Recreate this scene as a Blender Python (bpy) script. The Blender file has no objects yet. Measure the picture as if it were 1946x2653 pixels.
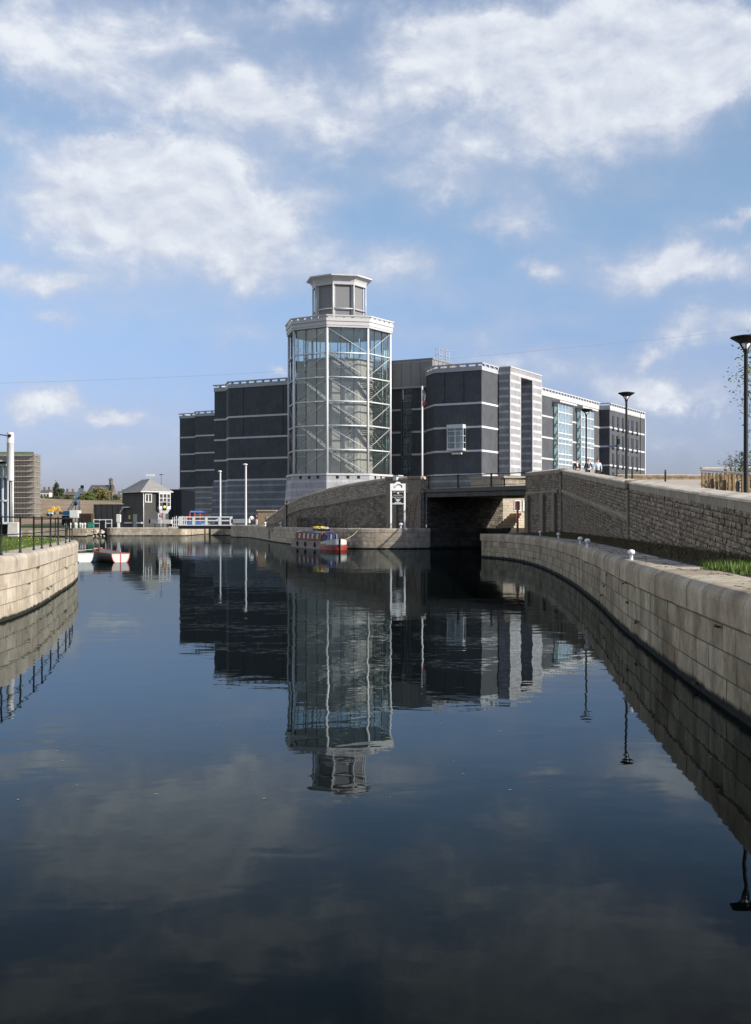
import bpy, bmesh, math, random
from mathutils import Vector, Matrix
R = math.radians
random.seed(7)
S = bpy.context.scene
COL = S.collection
F, CX, HY, EYE = 3100.0, 973.0, 1350.0, 2.8     # focal length, centre column and horizon row of the photograph, eye height

# ------------------------------------------------------------------ camera
cam = bpy.data.cameras.new('camera'); camo = bpy.data.objects.new('camera', cam); COL.objects.link(camo)
camo.location = (0, 0, EYE); camo.rotation_euler = (R(90), 0, 0)
cam.sensor_fit = 'VERTICAL'; cam.sensor_height = 36; cam.sensor_width = 26.4
cam.lens = F / 2653 * 36; cam.shift_y = (HY - 1326.5) / 2653
cam.clip_start = 0.1; cam.clip_end = 20000
S.camera = camo
S.view_settings.view_transform = 'Standard'; S.view_settings.look = 'None'
S.view_settings.gamma = 1; S.view_settings.exposure = 0.7
S.view_settings.use_curve_mapping = False
S.cycles.max_bounces = 8; S.cycles.transparent_max_bounces = 24; S.cycles.glossy_bounces = 4
S.cycles.use_denoising = True
S.cycles.caustics_reflective = False; S.cycles.caustics_refractive = False

# ------------------------------------------------------------------ sun and sky
SUN_AZ, SUN_EL = 116, 27
sd = Vector((math.sin(R(SUN_AZ)) * math.cos(R(SUN_EL)), math.cos(R(SUN_AZ)) * math.cos(R(SUN_EL)), math.sin(R(SUN_EL))))
sl = bpy.data.lights.new('sun', 'SUN'); sl.energy = 4.5; sl.angle = R(0.5); sl.color = (1, .94, .85)
so = bpy.data.objects.new('sun', sl); COL.objects.link(so)
so.rotation_euler = sd.to_track_quat('Z', 'Y').to_euler(); so.location = (60, 0, 80)

def nmath(nt, op, a, b=None, c=None, clamp=False):
    n = nt.nodes.new('ShaderNodeMath'); n.operation = op; n.use_clamp = clamp
    for i, x in enumerate((a, b, c)):
        if x is None: continue
        if hasattr(x, 'is_output'): nt.links.new(x, n.inputs[i])
        else: n.inputs[i].default_value = x
    return n.outputs[0]
def vmath(nt, op, a, b=None, out=0):
    n = nt.nodes.new('ShaderNodeVectorMath'); n.operation = op
    for i, x in enumerate((a, b)):
        if x is None: continue
        if hasattr(x, 'is_output'): nt.links.new(x, n.inputs[i])
        else: n.inputs[i].default_value = x
    return n.outputs[out]
def noise(nt, vec, scale, detail=4, rough=.55, dist=0, out='Fac'):
    n = nt.nodes.new('ShaderNodeTexNoise'); n.inputs['Scale'].default_value = scale
    n.inputs['Detail'].default_value = detail; n.inputs['Roughness'].default_value = rough; n.inputs['Distortion'].default_value = dist
    if vec is not None: nt.links.new(vec, n.inputs['Vector'])
    return n.outputs[out]
def ramp(nt, fac, stops, interp='LINEAR'):
    n = nt.nodes.new('ShaderNodeValToRGB'); cr = n.color_ramp; cr.interpolation = interp
    while len(cr.elements) < len(stops): cr.elements.new(.5)
    for e, (p, c) in zip(cr.elements, stops):
        e.position = p; e.color = (c, c, c, 1) if isinstance(c, (int, float)) else (*c, 1)
    nt.links.new(fac, n.inputs[0]); return n.outputs[0]
def smooth(nt, x, a, b):
    n = nt.nodes.new('ShaderNodeMapRange'); n.interpolation_type = 'SMOOTHSTEP'
    nt.links.new(x, n.inputs['Value']); n.inputs['From Min'].default_value = a; n.inputs['From Max'].default_value = b
    return n.outputs['Result']
def mixc(nt, fac, a, b, mode='MIX'):
    n = nt.nodes.new('ShaderNodeMix'); n.data_type = 'RGBA'; n.blend_type = mode
    for sock, x in ((n.inputs[0], fac), (n.inputs[6], a), (n.inputs[7], b)):
        if hasattr(x, 'is_output'): nt.links.new(x, sock)
        elif isinstance(x, (int, float)): sock.default_value = x
        else: sock.default_value = (*x, 1)
    return n.outputs[2]

def build_world():
    w = bpy.data.worlds.new('World'); S.world = w; w.use_nodes = True
    nt = w.node_tree; nt.nodes.clear()
    out = nt.nodes.new('ShaderNodeOutputWorld'); bg = nt.nodes.new('ShaderNodeBackground')
    nt.links.new(bg.outputs[0], out.inputs[0]); bg.inputs['Strength'].default_value = 0.087
    sky = nt.nodes.new('ShaderNodeTexSky'); sky.sky_type = 'NISHITA'; sky.sun_disc = False
    sky.sun_elevation = R(SUN_EL); sky.sun_rotation = R(SUN_AZ); sky.air_density = 1.0; sky.dust_density = 1.2; sky.ozone_density = 2.0
    tc = nt.nodes.new('ShaderNodeTexCoord'); D = tc.outputs['Generated']
    sep = nt.nodes.new('ShaderNodeSeparateXYZ'); nt.links.new(D, sep.inputs[0])
    az = nmath(nt, 'ARCTAN2', sep.outputs[0], sep.outputs[1])
    el = nmath(nt, 'ARCSINE', sep.outputs[2])
    cb = nt.nodes.new('ShaderNodeCombineXYZ'); nt.links.new(az, cb.inputs[0]); nt.links.new(el, cb.inputs[1])
    ang = cb.outputs[0]
    # wind-torn edges: the cloud map is looked up through a fractal warp
    wn = noise(nt, ang, 9, 6, .6, 0, 'Color')
    warp = vmath(nt, 'MULTIPLY', vmath(nt, 'SUBTRACT', wn, (.5, .5, .5)), (.11, .07, 0))
    wn2 = noise(nt, ang, 38, 5, .62, 0, 'Color')
    warp2 = vmath(nt, 'MULTIPLY', vmath(nt, 'SUBTRACT', wn2, (.5, .5, .5)), (.035, .026, 0))
    p = vmath(nt, 'ADD', vmath(nt, 'ADD', ang, warp), warp2)
    blobs = CLOUDS
    tot = None
    for (x, y, rx, ry, a) in blobs:
        X, Y = x * 1.178, y * 1.178
        A = math.atan((X - CX) / F); E = math.atan((HY - Y) / F * math.cos(A))
        d = vmath(nt, 'MULTIPLY', vmath(nt, 'SUBTRACT', p, (A, E, 0)), (F / (rx * 1.45), F / (ry * 1.45), 0))
        q = vmath(nt, 'DOT_PRODUCT', d, d, 1)
        g = nmath(nt, 'MULTIPLY', nmath(nt, 'POWER', 2.718, nmath(nt, 'MULTIPLY', q, -1.0)), a)
        tot = g if tot is None else nmath(nt, 'ADD', tot, g)
    # the rest of the sky, away from the view, carries the same broken cloud
    mm = nt.nodes.new('ShaderNodeMapping'); mm.inputs['Scale'].default_value = (2.2, 5, 1); nt.links.new(ang, mm.inputs[0])
    gen = smooth(nt, noise(nt, mm.outputs[0], 1.3, 5, .6), .48, .7)
    away = smooth(nt, nmath(nt, 'ABSOLUTE', az), .34, .5)
    up = smooth(nt, el, .43, .55)
    away = nmath(nt, 'MAXIMUM', away, up)
    tot = nmath(nt, 'ADD', tot, nmath(nt, 'MULTIPLY', gen, nmath(nt, 'MULTIPLY', away, .3)))
    def fbm(offset):
        ms = nt.nodes.new('ShaderNodeMapping'); ms.inputs['Scale'].default_value = (1, 1.55, 1); ms.inputs['Location'].default_value = offset
        nt.links.new(ang, ms.inputs[0]); return noise(nt, ms.outputs[0], 15, 9, .60, .25), noise(nt, ms.outputs[0], 5.5, 3, .55, .2)
    fb, fl = fbm((0, 0, 0)); fb2, fl2 = fbm((.007, .016, 0))       # the second sample lies a little towards the sun: their difference shades the billows
    # extra bright cloud bank added in the west, out of view, to fill shaded walls
    wd = vmath(nt, 'MULTIPLY', vmath(nt, 'SUBTRACT', p, (-1.45, .32, 0)), (1/.62, 1/.34, 0))
    wb = nmath(nt, 'POWER', 2.718, nmath(nt, 'MULTIPLY', vmath(nt, 'DOT_PRODUCT', wd, wd, 1), -1.0))
    tot = nmath(nt, 'ADD', tot, nmath(nt, 'MULTIPLY', wb, 1.5))
    tot = nmath(nt, 'ADD', tot, nmath(nt, 'MULTIPLY', smooth(nt, el, .17, .03), .10))      # thin haze cloud towards the horizon
    n0 = nmath(nt, 'ADD', nmath(nt, 'MULTIPLY', nmath(nt, 'SUBTRACT', fb, .5), 1.75), nmath(nt, 'MULTIPLY', nmath(nt, 'SUBTRACT', fl, .5), .9))
    dens = nmath(nt, 'ADD', tot, n0)
    puff = smooth(nt, dens, .28, 1.12)                              # the bodies of the clouds, with broken edges
    veil = nmath(nt, 'MULTIPLY', smooth(nt, nmath(nt, 'ADD', tot, nmath(nt, 'MULTIPLY', n0, .45)), -.14, .66), .56)   # thin milky veil round them
    alpha = nmath(nt, 'MAXIMUM', nmath(nt, 'ADD', veil, nmath(nt, 'MULTIPLY', puff, .5)), nmath(nt, 'MULTIPLY', puff, .95), clamp=True)
    hz = smooth(nt, el, 0.0, .30)
    tint = mixc(nt, hz, SKY_LOW, SKY_HIGH)
    skyc = mixc(nt, 1.0, sky.outputs[0], tint, 'MULTIPLY')
    rel = nmath(nt, 'ADD', nmath(nt, 'MULTIPLY', nmath(nt, 'SUBTRACT', fb, fb2), 2.6), nmath(nt, 'MULTIPLY', nmath(nt, 'SUBTRACT', fl, fl2), 1.2))
    lit = nmath(nt, 'ADD', nmath(nt, 'MULTIPLY', puff, .62), nmath(nt, 'MULTIPLY', rel, puff), clamp=True)
    cloudc = mixc(nt, wb, mixc(nt, lit, CLOUD_DIM, CLOUD_LIT), (14.2, 14.2, 13.8))
    fin = mixc(nt, alpha, skyc, cloudc)
    below = smooth(nt, el, -.02, 0)
    fin = mixc(nt, below, (1.2, 1.2, 1.3), fin)
    nt.links.new(fin, bg.inputs['Color'])
SKY_LOW, SKY_HIGH = (.70, .72, 1.12), (1.18, 1.18, 1.18)
CLOUD_DIM, CLOUD_LIT = (3.7, 4.1, 5.1), (5.7, 6.0, 6.45)
CLOUDS = [(1150,90,190,70,.95),(1400,60,170,85,.85),(1300,150,200,80,.9),(1000,120,140,50,.75),(1450,200,130,50,.55),(1250,250,200,60,.5),
  (1060,320,100,45,.6),(960,400,120,32,.6),(1160,460,65,45,.7),(1070,490,38,18,.45),(1640,70,35,50,.6),(1540,110,80,50,.6),
  (180,50,300,80,.5),(650,15,110,28,.5),(60,100,140,50,.4),(330,60,200,50,.3),
  (480,195,170,42,.75),(720,190,130,52,.5),(620,250,160,40,.35),(140,180,50,20,.3),
  (190,410,140,70,.8),(450,400,160,80,.85),(340,480,200,60,.85),(520,600,80,50,.85),(300,560,110,60,.4),(560,490,80,55,.55),(400,330,180,40,.4),
  (220,300,55,22,.5),(30,270,38,26,.4),(730,460,60,22,.3),
  (850,575,100,32,.7),(660,600,80,36,.4),(1420,585,115,45,.75),(1490,550,45,36,.65),(1570,590,70,36,.65),(1180,590,46,22,.75),(1620,490,45,12,.5),
  (1540,735,80,26,.65),(1600,700,50,26,.5),(1415,770,28,15,.8),(1530,875,105,26,.75),(1200,800,170,30,.3),(1420,850,80,26,.3),
  (110,630,170,34,.65),(160,640,60,26,.35),(150,720,55,13,.45),(110,880,45,22,.75),(30,890,38,22,.5),(265,915,62,18,.75),(190,920,34,16,.5),(480,745,190,22,.25),(620,825,26,7,.6),(300,690,160,22,.25),
  (1330,835,260,45,.35),(1250,700,120,30,.3),(1000,730,120,22,.3),(1480,960,160,26,.3),(240,1000,200,24,.2),(900,640,160,26,.25),(1350,330,120,40,.35),(800,300,120,40,.35),(1560,200,70,60,.45)]
build_world()

# ------------------------------------------------------------------ materials
MATS = {}
def mat(name, color, rough=.7, var=.25, vscale=1.5, bump=0, bscale=8, metallic=0, spec=.5, tone=None, emis=None, stripes=None, stain=None, streak=0, coat=0, joint=.45, patches=None):
    """color: base colour; tone: second colour mixed in by the per-stone 'tone' attribute; stripes=(period, offset, width, colour) level courses of another brick;
    stain=(height, colour): weed line above the water; streak: vertical rain streaks."""
    if name in MATS: return MATS[name]
    m = bpy.data.materials.new(name); m.use_nodes = True; nt = m.node_tree
    b = nt.nodes['Principled BSDF']; b.inputs['Roughness'].default_value = rough; b.inputs['Metallic'].default_value = metallic
    b.inputs['Specular IOR Level'].default_value = spec
    if coat: b.inputs['Coat Weight'].default_value = coat
    geo = nt.nodes.new('ShaderNodeNewGeometry'); P = geo.outputs['Position']
    c = (*color, 1)
    rgb = nt.nodes.new('ShaderNodeRGB'); rgb.outputs[0].default_value = c; col = rgb.outputs[0]
    if tone:
        at = nt.nodes.new('ShaderNodeAttribute'); at.attribute_name = 'tone'
        base_ = mixc(nt, nmath(nt, 'MAXIMUM', at.outputs['Fac'], 0.0), col, tone)
        col = mixc(nt, nmath(nt, 'LESS_THAN', at.outputs['Fac'], -.5), base_, tuple(x*joint for x in color))
    sep = nt.nodes.new('ShaderNodeSeparateXYZ'); nt.links.new(P, sep.inputs[0])
    if stripes:
        per, off, wid, sc = stripes
        f = nmath(nt, 'FRACT', nmath(nt, 'DIVIDE', nmath(nt, 'SUBTRACT', sep.outputs[2], off), per))
        f = nmath(nt, 'LESS_THAN', f, wid / per)
        col = mixc(nt, f, col, sc)
    if var:
        n1 = noise(nt, P, vscale, 5, .6); n2 = noise(nt, P, vscale * 7, 3, .6)
        v = nmath(nt, 'ADD', nmath(nt, 'MULTIPLY', n1, .65), nmath(nt, 'MULTIPLY', n2, .35))
        v = ramp(nt, v, [(.3, 1 - var), (.7, 1 + var * .8)])
        col = mixc(nt, 1, col, v, 'MULTIPLY')
    if patches:
        f = ramp(nt, noise(nt, P, .55, 5, .62, .4), [(.50, 0), (.66, 1)]); col = mixc(nt, nmath(nt, 'MULTIPLY', f, .65), col, patches)
        g_ = ramp(nt, noise(nt, vmath(nt, 'ADD', P, (31.0, 7.0, 3.0)), 1.1, 6, .68, .3), [(.54, 0), (.68, 1)]); col = mixc(nt, nmath(nt, 'MULTIPLY', g_, .5), col, tuple(x*.3 for x in color))
        sp_ = ramp(nt, noise(nt, P, 9.0, 4, .7), [(.66, 0), (.74, 1)]); col = mixc(nt, nmath(nt, 'MULTIPLY', sp_, .55), col, tuple(x*.22 for x in color))
    if streak:
        mp = nt.nodes.new('ShaderNodeMapping'); mp.inputs['Scale'].default_value = (1.1, 1.1, .28); nt.links.new(P, mp.inputs[0])
        s = ramp(nt, noise(nt, mp.outputs[0], 2.2, 5, .65), [(.36, 1 - streak), (.62, 1)])
        col = mixc(nt, 1, col, s, 'MULTIPLY')
    if stain:
        hgt, sc = stain
        nz = nmath(nt, 'ADD', sep.outputs[2], nmath(nt, 'MULTIPLY', nmath(nt, 'SUBTRACT', noise(nt, P, 1.7, 5, .65), .5), hgt * 1.2))
        f = smooth(nt, nz, hgt * 1.15, hgt * .55)
        col = mixc(nt, f, col, sc)
    nt.links.new(col, b.inputs['Base Color'])
    if bump:
        bn = nt.nodes.new('ShaderNodeBump'); bn.inputs['Strength'].default_value = 1; bn.inputs['Distance'].default_value = bump
        nt.links.new(noise(nt, P, bscale, 6, .65), bn.inputs['Height']); nt.links.new(bn.outputs[0], b.inputs['Normal'])
    if emis:
        b.inputs['Emission Color'].default_value = (*emis[0], 1); b.inputs['Emission Strength'].default_value = emis[1]
    MATS[name] = m; return m

def brickmat(name, color, var=.26, stripes=None, rough=.85, streak=.22):
    m = mat(name, color, rough, var, .35, .004, 9, spec=.3, stripes=stripes, streak=streak)
    return m

def glassmat(name, tint, refl=1.0, body=0.0, bodycol=(.3, .4, .4)):
    """thin architectural glass sheet: passes most light, mirrors by Fresnel, with a faint greenish film of its own."""
    if name in MATS: return MATS[name]
    m = bpy.data.materials.new(name); m.use_nodes = True; nt = m.node_tree; nt.nodes.clear()
    out = nt.nodes.new('ShaderNodeOutputMaterial'); tr = nt.nodes.new('ShaderNodeBsdfTransparent'); tr.inputs[0].default_value = (*tint, 1)
    gl = nt.nodes.new('ShaderNodeBsdfGlossy'); gl.inputs['Roughness'].default_value = .015; gl.inputs[0].default_value = (.9, .97, .96, 1)
    fr = nt.nodes.new('ShaderNodeFresnel'); fr.inputs[0].default_value = 1.5
    f = nmath(nt, 'MULTIPLY', fr.outputs[0], 1.8 * refl, clamp=True)
    df = nt.nodes.new('ShaderNodeBsdfDiffuse'); df.inputs[0].default_value = (*bodycol, 1)
    m1 = nt.nodes.new('ShaderNodeMixShader'); m1.inputs[0].default_value = body
    nt.links.new(tr.outputs[0], m1.inputs[1]); nt.links.new(df.outputs[0], m1.inputs[2])
    m2 = nt.nodes.new('ShaderNodeMixShader'); nt.links.new(f, m2.inputs[0]); nt.links.new(m1.outputs[0], m2.inputs[1]); nt.links.new(gl.outputs[0], m2.inputs[2])
    nt.links.new(m2.outputs[0], out.inputs[0]); MATS[name] = m; return m

def watermat():
    m = bpy.data.materials.new('canal_water'); m.use_nodes = True; nt = m.node_tree; nt.nodes.clear()
    out = nt.nodes.new('ShaderNodeOutputMaterial'); df = nt.nodes.new('ShaderNodeBsdfDiffuse'); df.inputs[0].default_value = (.0018, .003, .0027, 1)
    gl = nt.nodes.new('ShaderNodeBsdfGlossy'); gl.inputs['Roughness'].default_value = .012; gl.inputs[0].default_value = (.85, .95, 1.0, 1)
    fr = nt.nodes.new('ShaderNodeFresnel'); fr.inputs[0].default_value = 1.33; mx = nt.nodes.new('ShaderNodeMixShader')
    geo = nt.nodes.new('ShaderNodeNewGeometry'); P = geo.outputs['Position']
    def layer(sx, sy, scale, det, rot=0):
        mp = nt.nodes.new('ShaderNodeMapping'); mp.inputs['Scale'].default_value = (sx, sy, 1); mp.inputs['Rotation'].default_value = (0, 0, R(rot))
        nt.links.new(P, mp.inputs[0]); return noise(nt, mp.outputs[0], scale, det, .5, .2)
    big = layer(1, .8, .35, 2, 12)
    mid = layer(1, 1.2, 1.1, 2, -20)
    fine = layer(1, 1.3, 4.5, 2, 8)
    patch = smooth(nt, layer(1, .35, .05, 3), .42, .66)           # cat's paws: rougher bands where a breath of wind touches the surface
    h = nmath(nt, 'ADD', nmath(nt, 'MULTIPLY', big, WAVE[0]), nmath(nt, 'MULTIPLY', mid, WAVE[1]))
    h = nmath(nt, 'ADD', h, nmath(nt, 'MULTIPLY', nmath(nt, 'MULTIPLY', fine, nmath(nt, 'ADD', patch, .12)), WAVE[2]))
    bn = nt.nodes.new('ShaderNodeBump'); bn.inputs['Strength'].default_value = 1; bn.inputs['Distance'].default_value = 1
    nt.links.new(h, bn.inputs['Height'])
    for n in (gl, fr, df): nt.links.new(bn.outputs[0], n.inputs['Normal'])
    # a polarised surface: the mirror weakens faster than plain Fresnel as one looks down into it
    f2 = nmath(nt, 'POWER', fr.outputs[0], 2.4)
    body = nmath(nt, 'MULTIPLY', nmath(nt, 'SUBTRACT', 1.0, nmath(nt, 'POWER', 2.718, nmath(nt, 'MULTIPLY', f2, -15.0))), .345)
    nt.links.new(nmath(nt, 'ADD', body, nmath(nt, 'MULTIPLY', nmath(nt, 'POWER', f2, 2.0), .28), clamp=True), mx.inputs[0]); nt.links.new(df.outputs[0], mx.inputs[1]); nt.links.new(gl.outputs[0], mx.inputs[2])
    nt.links.new(mx.outputs[0], out.inputs[0]); return m
WAVE = (.0085, .0027, .0011)

# ------------------------------------------------------------------ mesh helpers
class MB:
    """collects faces of one part; build() links them as ONE mesh object"""
    def __init__(s): s.v = []; s.f = []; s.t = []; s.sm = []
    def face(s, pts, tone=.5, smooth=False):
        n = len(s.v); s.v += [tuple(p) for p in pts]; s.f.append(tuple(range(n, n + len(pts)))); s.t.append(tone); s.sm.append(smooth)
    def grid(s, rows, tone=.5, closed=False, smooth=False):
        n = len(s.v); w = len(rows[0])
        for r in rows: s.v += [tuple(p) for p in r]
        for i in range(len(rows) - 1):
            for j in range(w if closed else w - 1):
                k = (j + 1) % w
                s.f.append((n + i*w + j, n + i*w + k, n + (i+1)*w + k, n + (i+1)*w + j)); s.t.append(tone); s.sm.append(smooth)
    def prism(s, poly, z0, z1, tone=.5, top=True, bottom=True):
        a = [(x, y, z0) for x, y in poly]; b = [(x, y, z1) for x, y in poly]
        s.loft(a, b, tone, bottom, top)
    def loft(s, a, b, tone=.5, bottom=True, top=True):
        n = len(s.v); k = len(a); s.v += [tuple(p) for p in a] + [tuple(p) for p in b]
        for i in range(k):
            j = (i + 1) % k; s.f.append((n + i, n + j, n + k + j, n + k + i)); s.t.append(tone); s.sm.append(False)
        if bottom: s.f.append(tuple(n + i for i in reversed(range(k)))); s.t.append(tone); s.sm.append(False)
        if top: s.f.append(tuple(n + k + i for i in range(k))); s.t.append(tone); s.sm.append(False)
    def box(s, x0, x1, y0, y1, z0, z1, tone=.5):
        s.prism([(x0, y0), (x1, y0), (x1, y1), (x0, y1)], z0, z1, tone)
    def obox(s, p, a, l0, l1, w0, w1, z0, z1, tone=.5):
        """box along direction a from base point p; w is measured to the left of a"""
        b = (-a[1], a[0])
        q = lambda l, w: (p[0] + a[0]*l + b[0]*w, p[1] + a[1]*l + b[1]*w)
        s.prism([q(l0, w0), q(l1, w0), q(l1, w1), q(l0, w1)], z0, z1, tone)
    def bar(s, p, q, r0, r1=None, n=8, tone=.5):
        p, q = Vector(p), Vector(q); r1 = r0 if r1 is None else r1
        d = (q - p).normalized(); u = d.orthogonal().normalized(); w = d.cross(u)
        ring = lambda c, r: [c + (u*math.cos(2*math.pi*i/n) + w*math.sin(2*math.pi*i/n))*r for i in range(n)]
        k = len(s.f); s.loft(ring(p, r0), ring(q, r1), tone)
        if n > 5:
            for i in range(k, k + n): s.sm[i] = True
    def beam(s, p, q, w, h, tone=.5):
        p, q = Vector(p), Vector(q); d = (q - p).normalized(); up = Vector((0, 0, 1))
        if abs(d.z) > .99: up = Vector((0, 1, 0))
        u = d.cross(up).normalized(); v = u.cross(d)
        sec = lambda c: [c + u*w*a + v*h*b for a, b in ((-.5, -.5), (.5, -.5), (.5, .5), (-.5, .5))]
        s.loft(sec(p), sec(q), tone)
    def lathe(s, c, prof, n=16, a0=0, tone=.5, smooth=True, caps=True):
        rows = [[(c[0] + r*math.cos(a0 + 2*math.pi*i/n), c[1] + r*math.sin(a0 + 2*math.pi*i/n), c[2] + z) for i in range(n)] for r, z in prof]
        s.grid(rows, tone, True, smooth)
        if caps: s.face(list(reversed(rows[0])), tone); s.face(rows[-1], tone)
    def ball(s, c, rx, ry, rz, n=12, m=8, tone=.5):
        rows = []
        for j in range(m + 1):
            t = math.pi*j/m; rr = max(math.sin(t), .01)
            rows.append([(c[0] + rx*rr*math.cos(2*math.pi*i/n), c[1] + ry*rr*math.sin(2*math.pi*i/n), c[2] - rz*math.cos(t)) for i in range(n)])
        s.grid(rows, tone, True, True); s.face(list(reversed(rows[0])), tone); s.face(rows[-1], tone)
    def build(s, name, material, parent=None, bevel=0):
        me = bpy.data.meshes.new(name)
        off = parent_loc(parent)
        me.from_pydata([(x - off.x, y - off.y, z - off.z) for x, y, z in s.v], [], s.f); me.validate(clean_customdata=False)
        if len(me.polygons) == len(s.t):
            at = me.attributes.new('tone', 'FLOAT', 'FACE'); at.data.foreach_set('value', s.t)
            me.polygons.foreach_set('use_smooth', s.sm)
        me.materials.append(material)
        bm = bmesh.new(); bm.from_mesh(me)
        if bevel:
            bmesh.ops.remove_doubles(bm, verts=bm.verts, dist=1e-4)
        bmesh.ops.recalc_face_normals(bm, faces=bm.faces)
        bm.to_mesh(me); bm.free()
        o = bpy.data.objects.new(name, me); COL.objects.link(o)
        if parent is not None: o.parent = parent
        if bevel:
            md = o.modifiers.new('edge', 'BEVEL'); md.width = bevel; md.segments = 1; md.limit_method = 'ANGLE'
        return o
def parent_loc(p):
    v = Vector((0, 0, 0))
    while p is not None: v = v + Vector(p.location); p = p.parent
    return v
def tag(o, label, cat, group=None, kind=None):
    if label: o['label'] = label
    if cat: o['category'] = cat
    if group: o['group'] = group
    if kind: o['kind'] = kind
    return o
def thing(name, label, cat, loc=(0, 0, 0), group=None):
    o = bpy.data.objects.new(name, None); COL.objects.link(o); o.location = loc; o.empty_display_size = .3
    return tag(o, label, cat, group)
def structure(o): o['kind'] = 'structure'; return o
def dup(o, loc, rz=0, label=None, scale=None):
    r = o.copy(); COL.objects.link(r); r.location = loc; r.rotation_euler = (0, 0, rz)
    if scale: r.scale = scale
    if label: r['label'] = label
    def kids(a, b):
        for ch in list(a.children):
            c = ch.copy(); COL.objects.link(c); c.parent = b; kids(ch, c)
    kids(o, r); return r
def at(px, py, D): return Vector(((px - CX) / F * D, D, EYE + (HY - py) / F * D))
def atz(px, D, z): return Vector(((px - CX) / F * D, D, z))

def spline(pts, step=.5):
    """smooth curve through the points, evenly resampled"""
    P = [Vector(p) for p in pts]; out = []
    for i in range(len(P) - 1):
        p0 = P[max(i-1, 0)]; p1 = P[i]; p2 = P[i+1]; p3 = P[min(i+2, len(P)-1)]
        n = max(2, int((p2 - p1).length / step))
        for k in range(n):
            t = k / n
            out.append(.5*((2*p1) + (p2 - p0)*t + (2*p0 - 5*p1 + 4*p2 - p3)*t*t + (-p0 + 3*p1 - 3*p2 + p3)*t**3))
    out.append(P[-1]); return out
class Path:
    def __init__(s, pts, side):
        s.p = [Vector(p) for p in pts]; s.side = side; s.s = [0]
        for a, b in zip(s.p, s.p[1:]): s.s.append(s.s[-1] + (Vector(b[:2]) - Vector(a[:2])).length)
        s.L = s.s[-1]
    def _i(s, d):
        lo, hi = 0, len(s.s) - 1
        while hi - lo > 1:
            m = (lo + hi) // 2
            if s.s[m] <= d: lo = m
            else: hi = m
        return lo
    def pos(s, d):
        d = min(max(d, 0), s.L); i = s._i(d); t = (d - s.s[i]) / max(s.s[i+1] - s.s[i], 1e-9)
        return s.p[i].lerp(s.p[i+1], t)
    def nrm(s, d):
        a, b = s.pos(max(d - .4, 0)), s.pos(min(d + .4, s.L)); t = Vector((b - a)[:2]).normalized()
        return Vector((-t.y, t.x)) * s.side
    def off(s, d, o, z): p = s.pos(d); n = s.nrm(d); return Vector((p.x + n.x*o, p.y + n.y*o, z))
    def offset(s, o, step=2):
        n = max(2, int(s.L / step)); return [s.off(s.L*i/n, o, 0) for i in range(n + 1)]

def stones(path, ztop, zlow, h, lens, proud, rough, seed, s0=0, s1=None, gap=.009):
    """courses of separately shaped stones on a wall face; ztop/zlow are functions of distance along the wall, courses run parallel to the top"""
    rnd = random.Random(seed); mb = MB(); s1 = path.L if s1 is None else s1
    hmax = max(ztop(s0 + (s1 - s0)*i/40) - zlow(s0 + (s1 - s0)*i/40) for i in range(41))
    for k in range(int(math.ceil(hmax / h))):
        s = s0 - rnd.uniform(0, lens[0])
        while s < s1:
            e = s + rnd.uniform(*lens); a, b = max(s, s0), min(e, s1); s = e
            if b - a < .03: continue
            if ztop((a + b)/2) - k*h < zlow((a + b)/2): continue
            tone = rnd.random(); n = 3
            zt = lambda d: ztop(d) - k*h
            def pt(u, v, o):
                d = a + (b - a)*u; z = max(zt(d) - h*v, zlow(d) - .02); return path.off(d, o, z)
            gu, gv = gap / (b - a), gap*1.5 / h
            us = (0, gu, .35 + rnd.uniform(-.1, .1), .68 + rnd.uniform(-.1, .1), 1 - gu, 1); vs = (0, gv, .5 + rnd.uniform(-.15, .15), 1 - gv, 1)
            base = proud * rnd.uniform(.5, 1.1)
            rows = []
            for j, v in enumerate(vs):
                row = []
                for i, u in enumerate(us):
                    rim = i in (0, 5) or j in (0, 4)
                    o = 0 if rim else base + (rnd.uniform(-.3, 1) * rough if 1 < i < 4 and j == 2 else rnd.uniform(-.4, .4)*rough)
                    row.append(pt(u, v, o))
                rows.append(row)
            k0 = len(mb.t); mb.grid(rows, tone)
            for q in range(20):                                     # the recessed joint round each stone
                if q // 5 in (0, 3) or q % 5 in (0, 4): mb.t[k0 + q] = -1.0
    return mb
def coping(path, ztop, prof, blk, seed, s0=0, s1=None, joint=.012, jit=.008):
    """dressed blocks laid along the top of a wall: prof is the section as (offset towards the face, height above ztop)"""
    rnd = random.Random(seed); mb = MB(); s1 = path.L if s1 is None else s1; s = s0
    while s < s1 - .05:
        e = min(s + rnd.uniform(*blk), s1); a, b = s + joint/2, e - joint/2; s = e; tone = rnd.random(); dz = rnd.uniform(-jit, jit); do = rnd.uniform(-jit, jit)
        n = max(1, int((b - a) / .6)); rows = []
        for i in range(n + 1):
            d = a + (b - a)*i/n; rows.append([path.off(d, o + do, ztop(d) + z + dz) for o, z in prof])
        k = len(mb.f); mb.grid(rows, tone, True); mb.face(rows[0], tone); mb.face(list(reversed(rows[-1])), tone)
    return mb
def interp(tab):
    def f(x):
        if x <= tab[0][0]: return tab[0][1]
        for (a, p), (b, q) in zip(tab, tab[1:]):
            if x <= b: return p + (q - p)*(x - a)/(b - a)
        return tab[-1][1]
    return f

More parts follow.
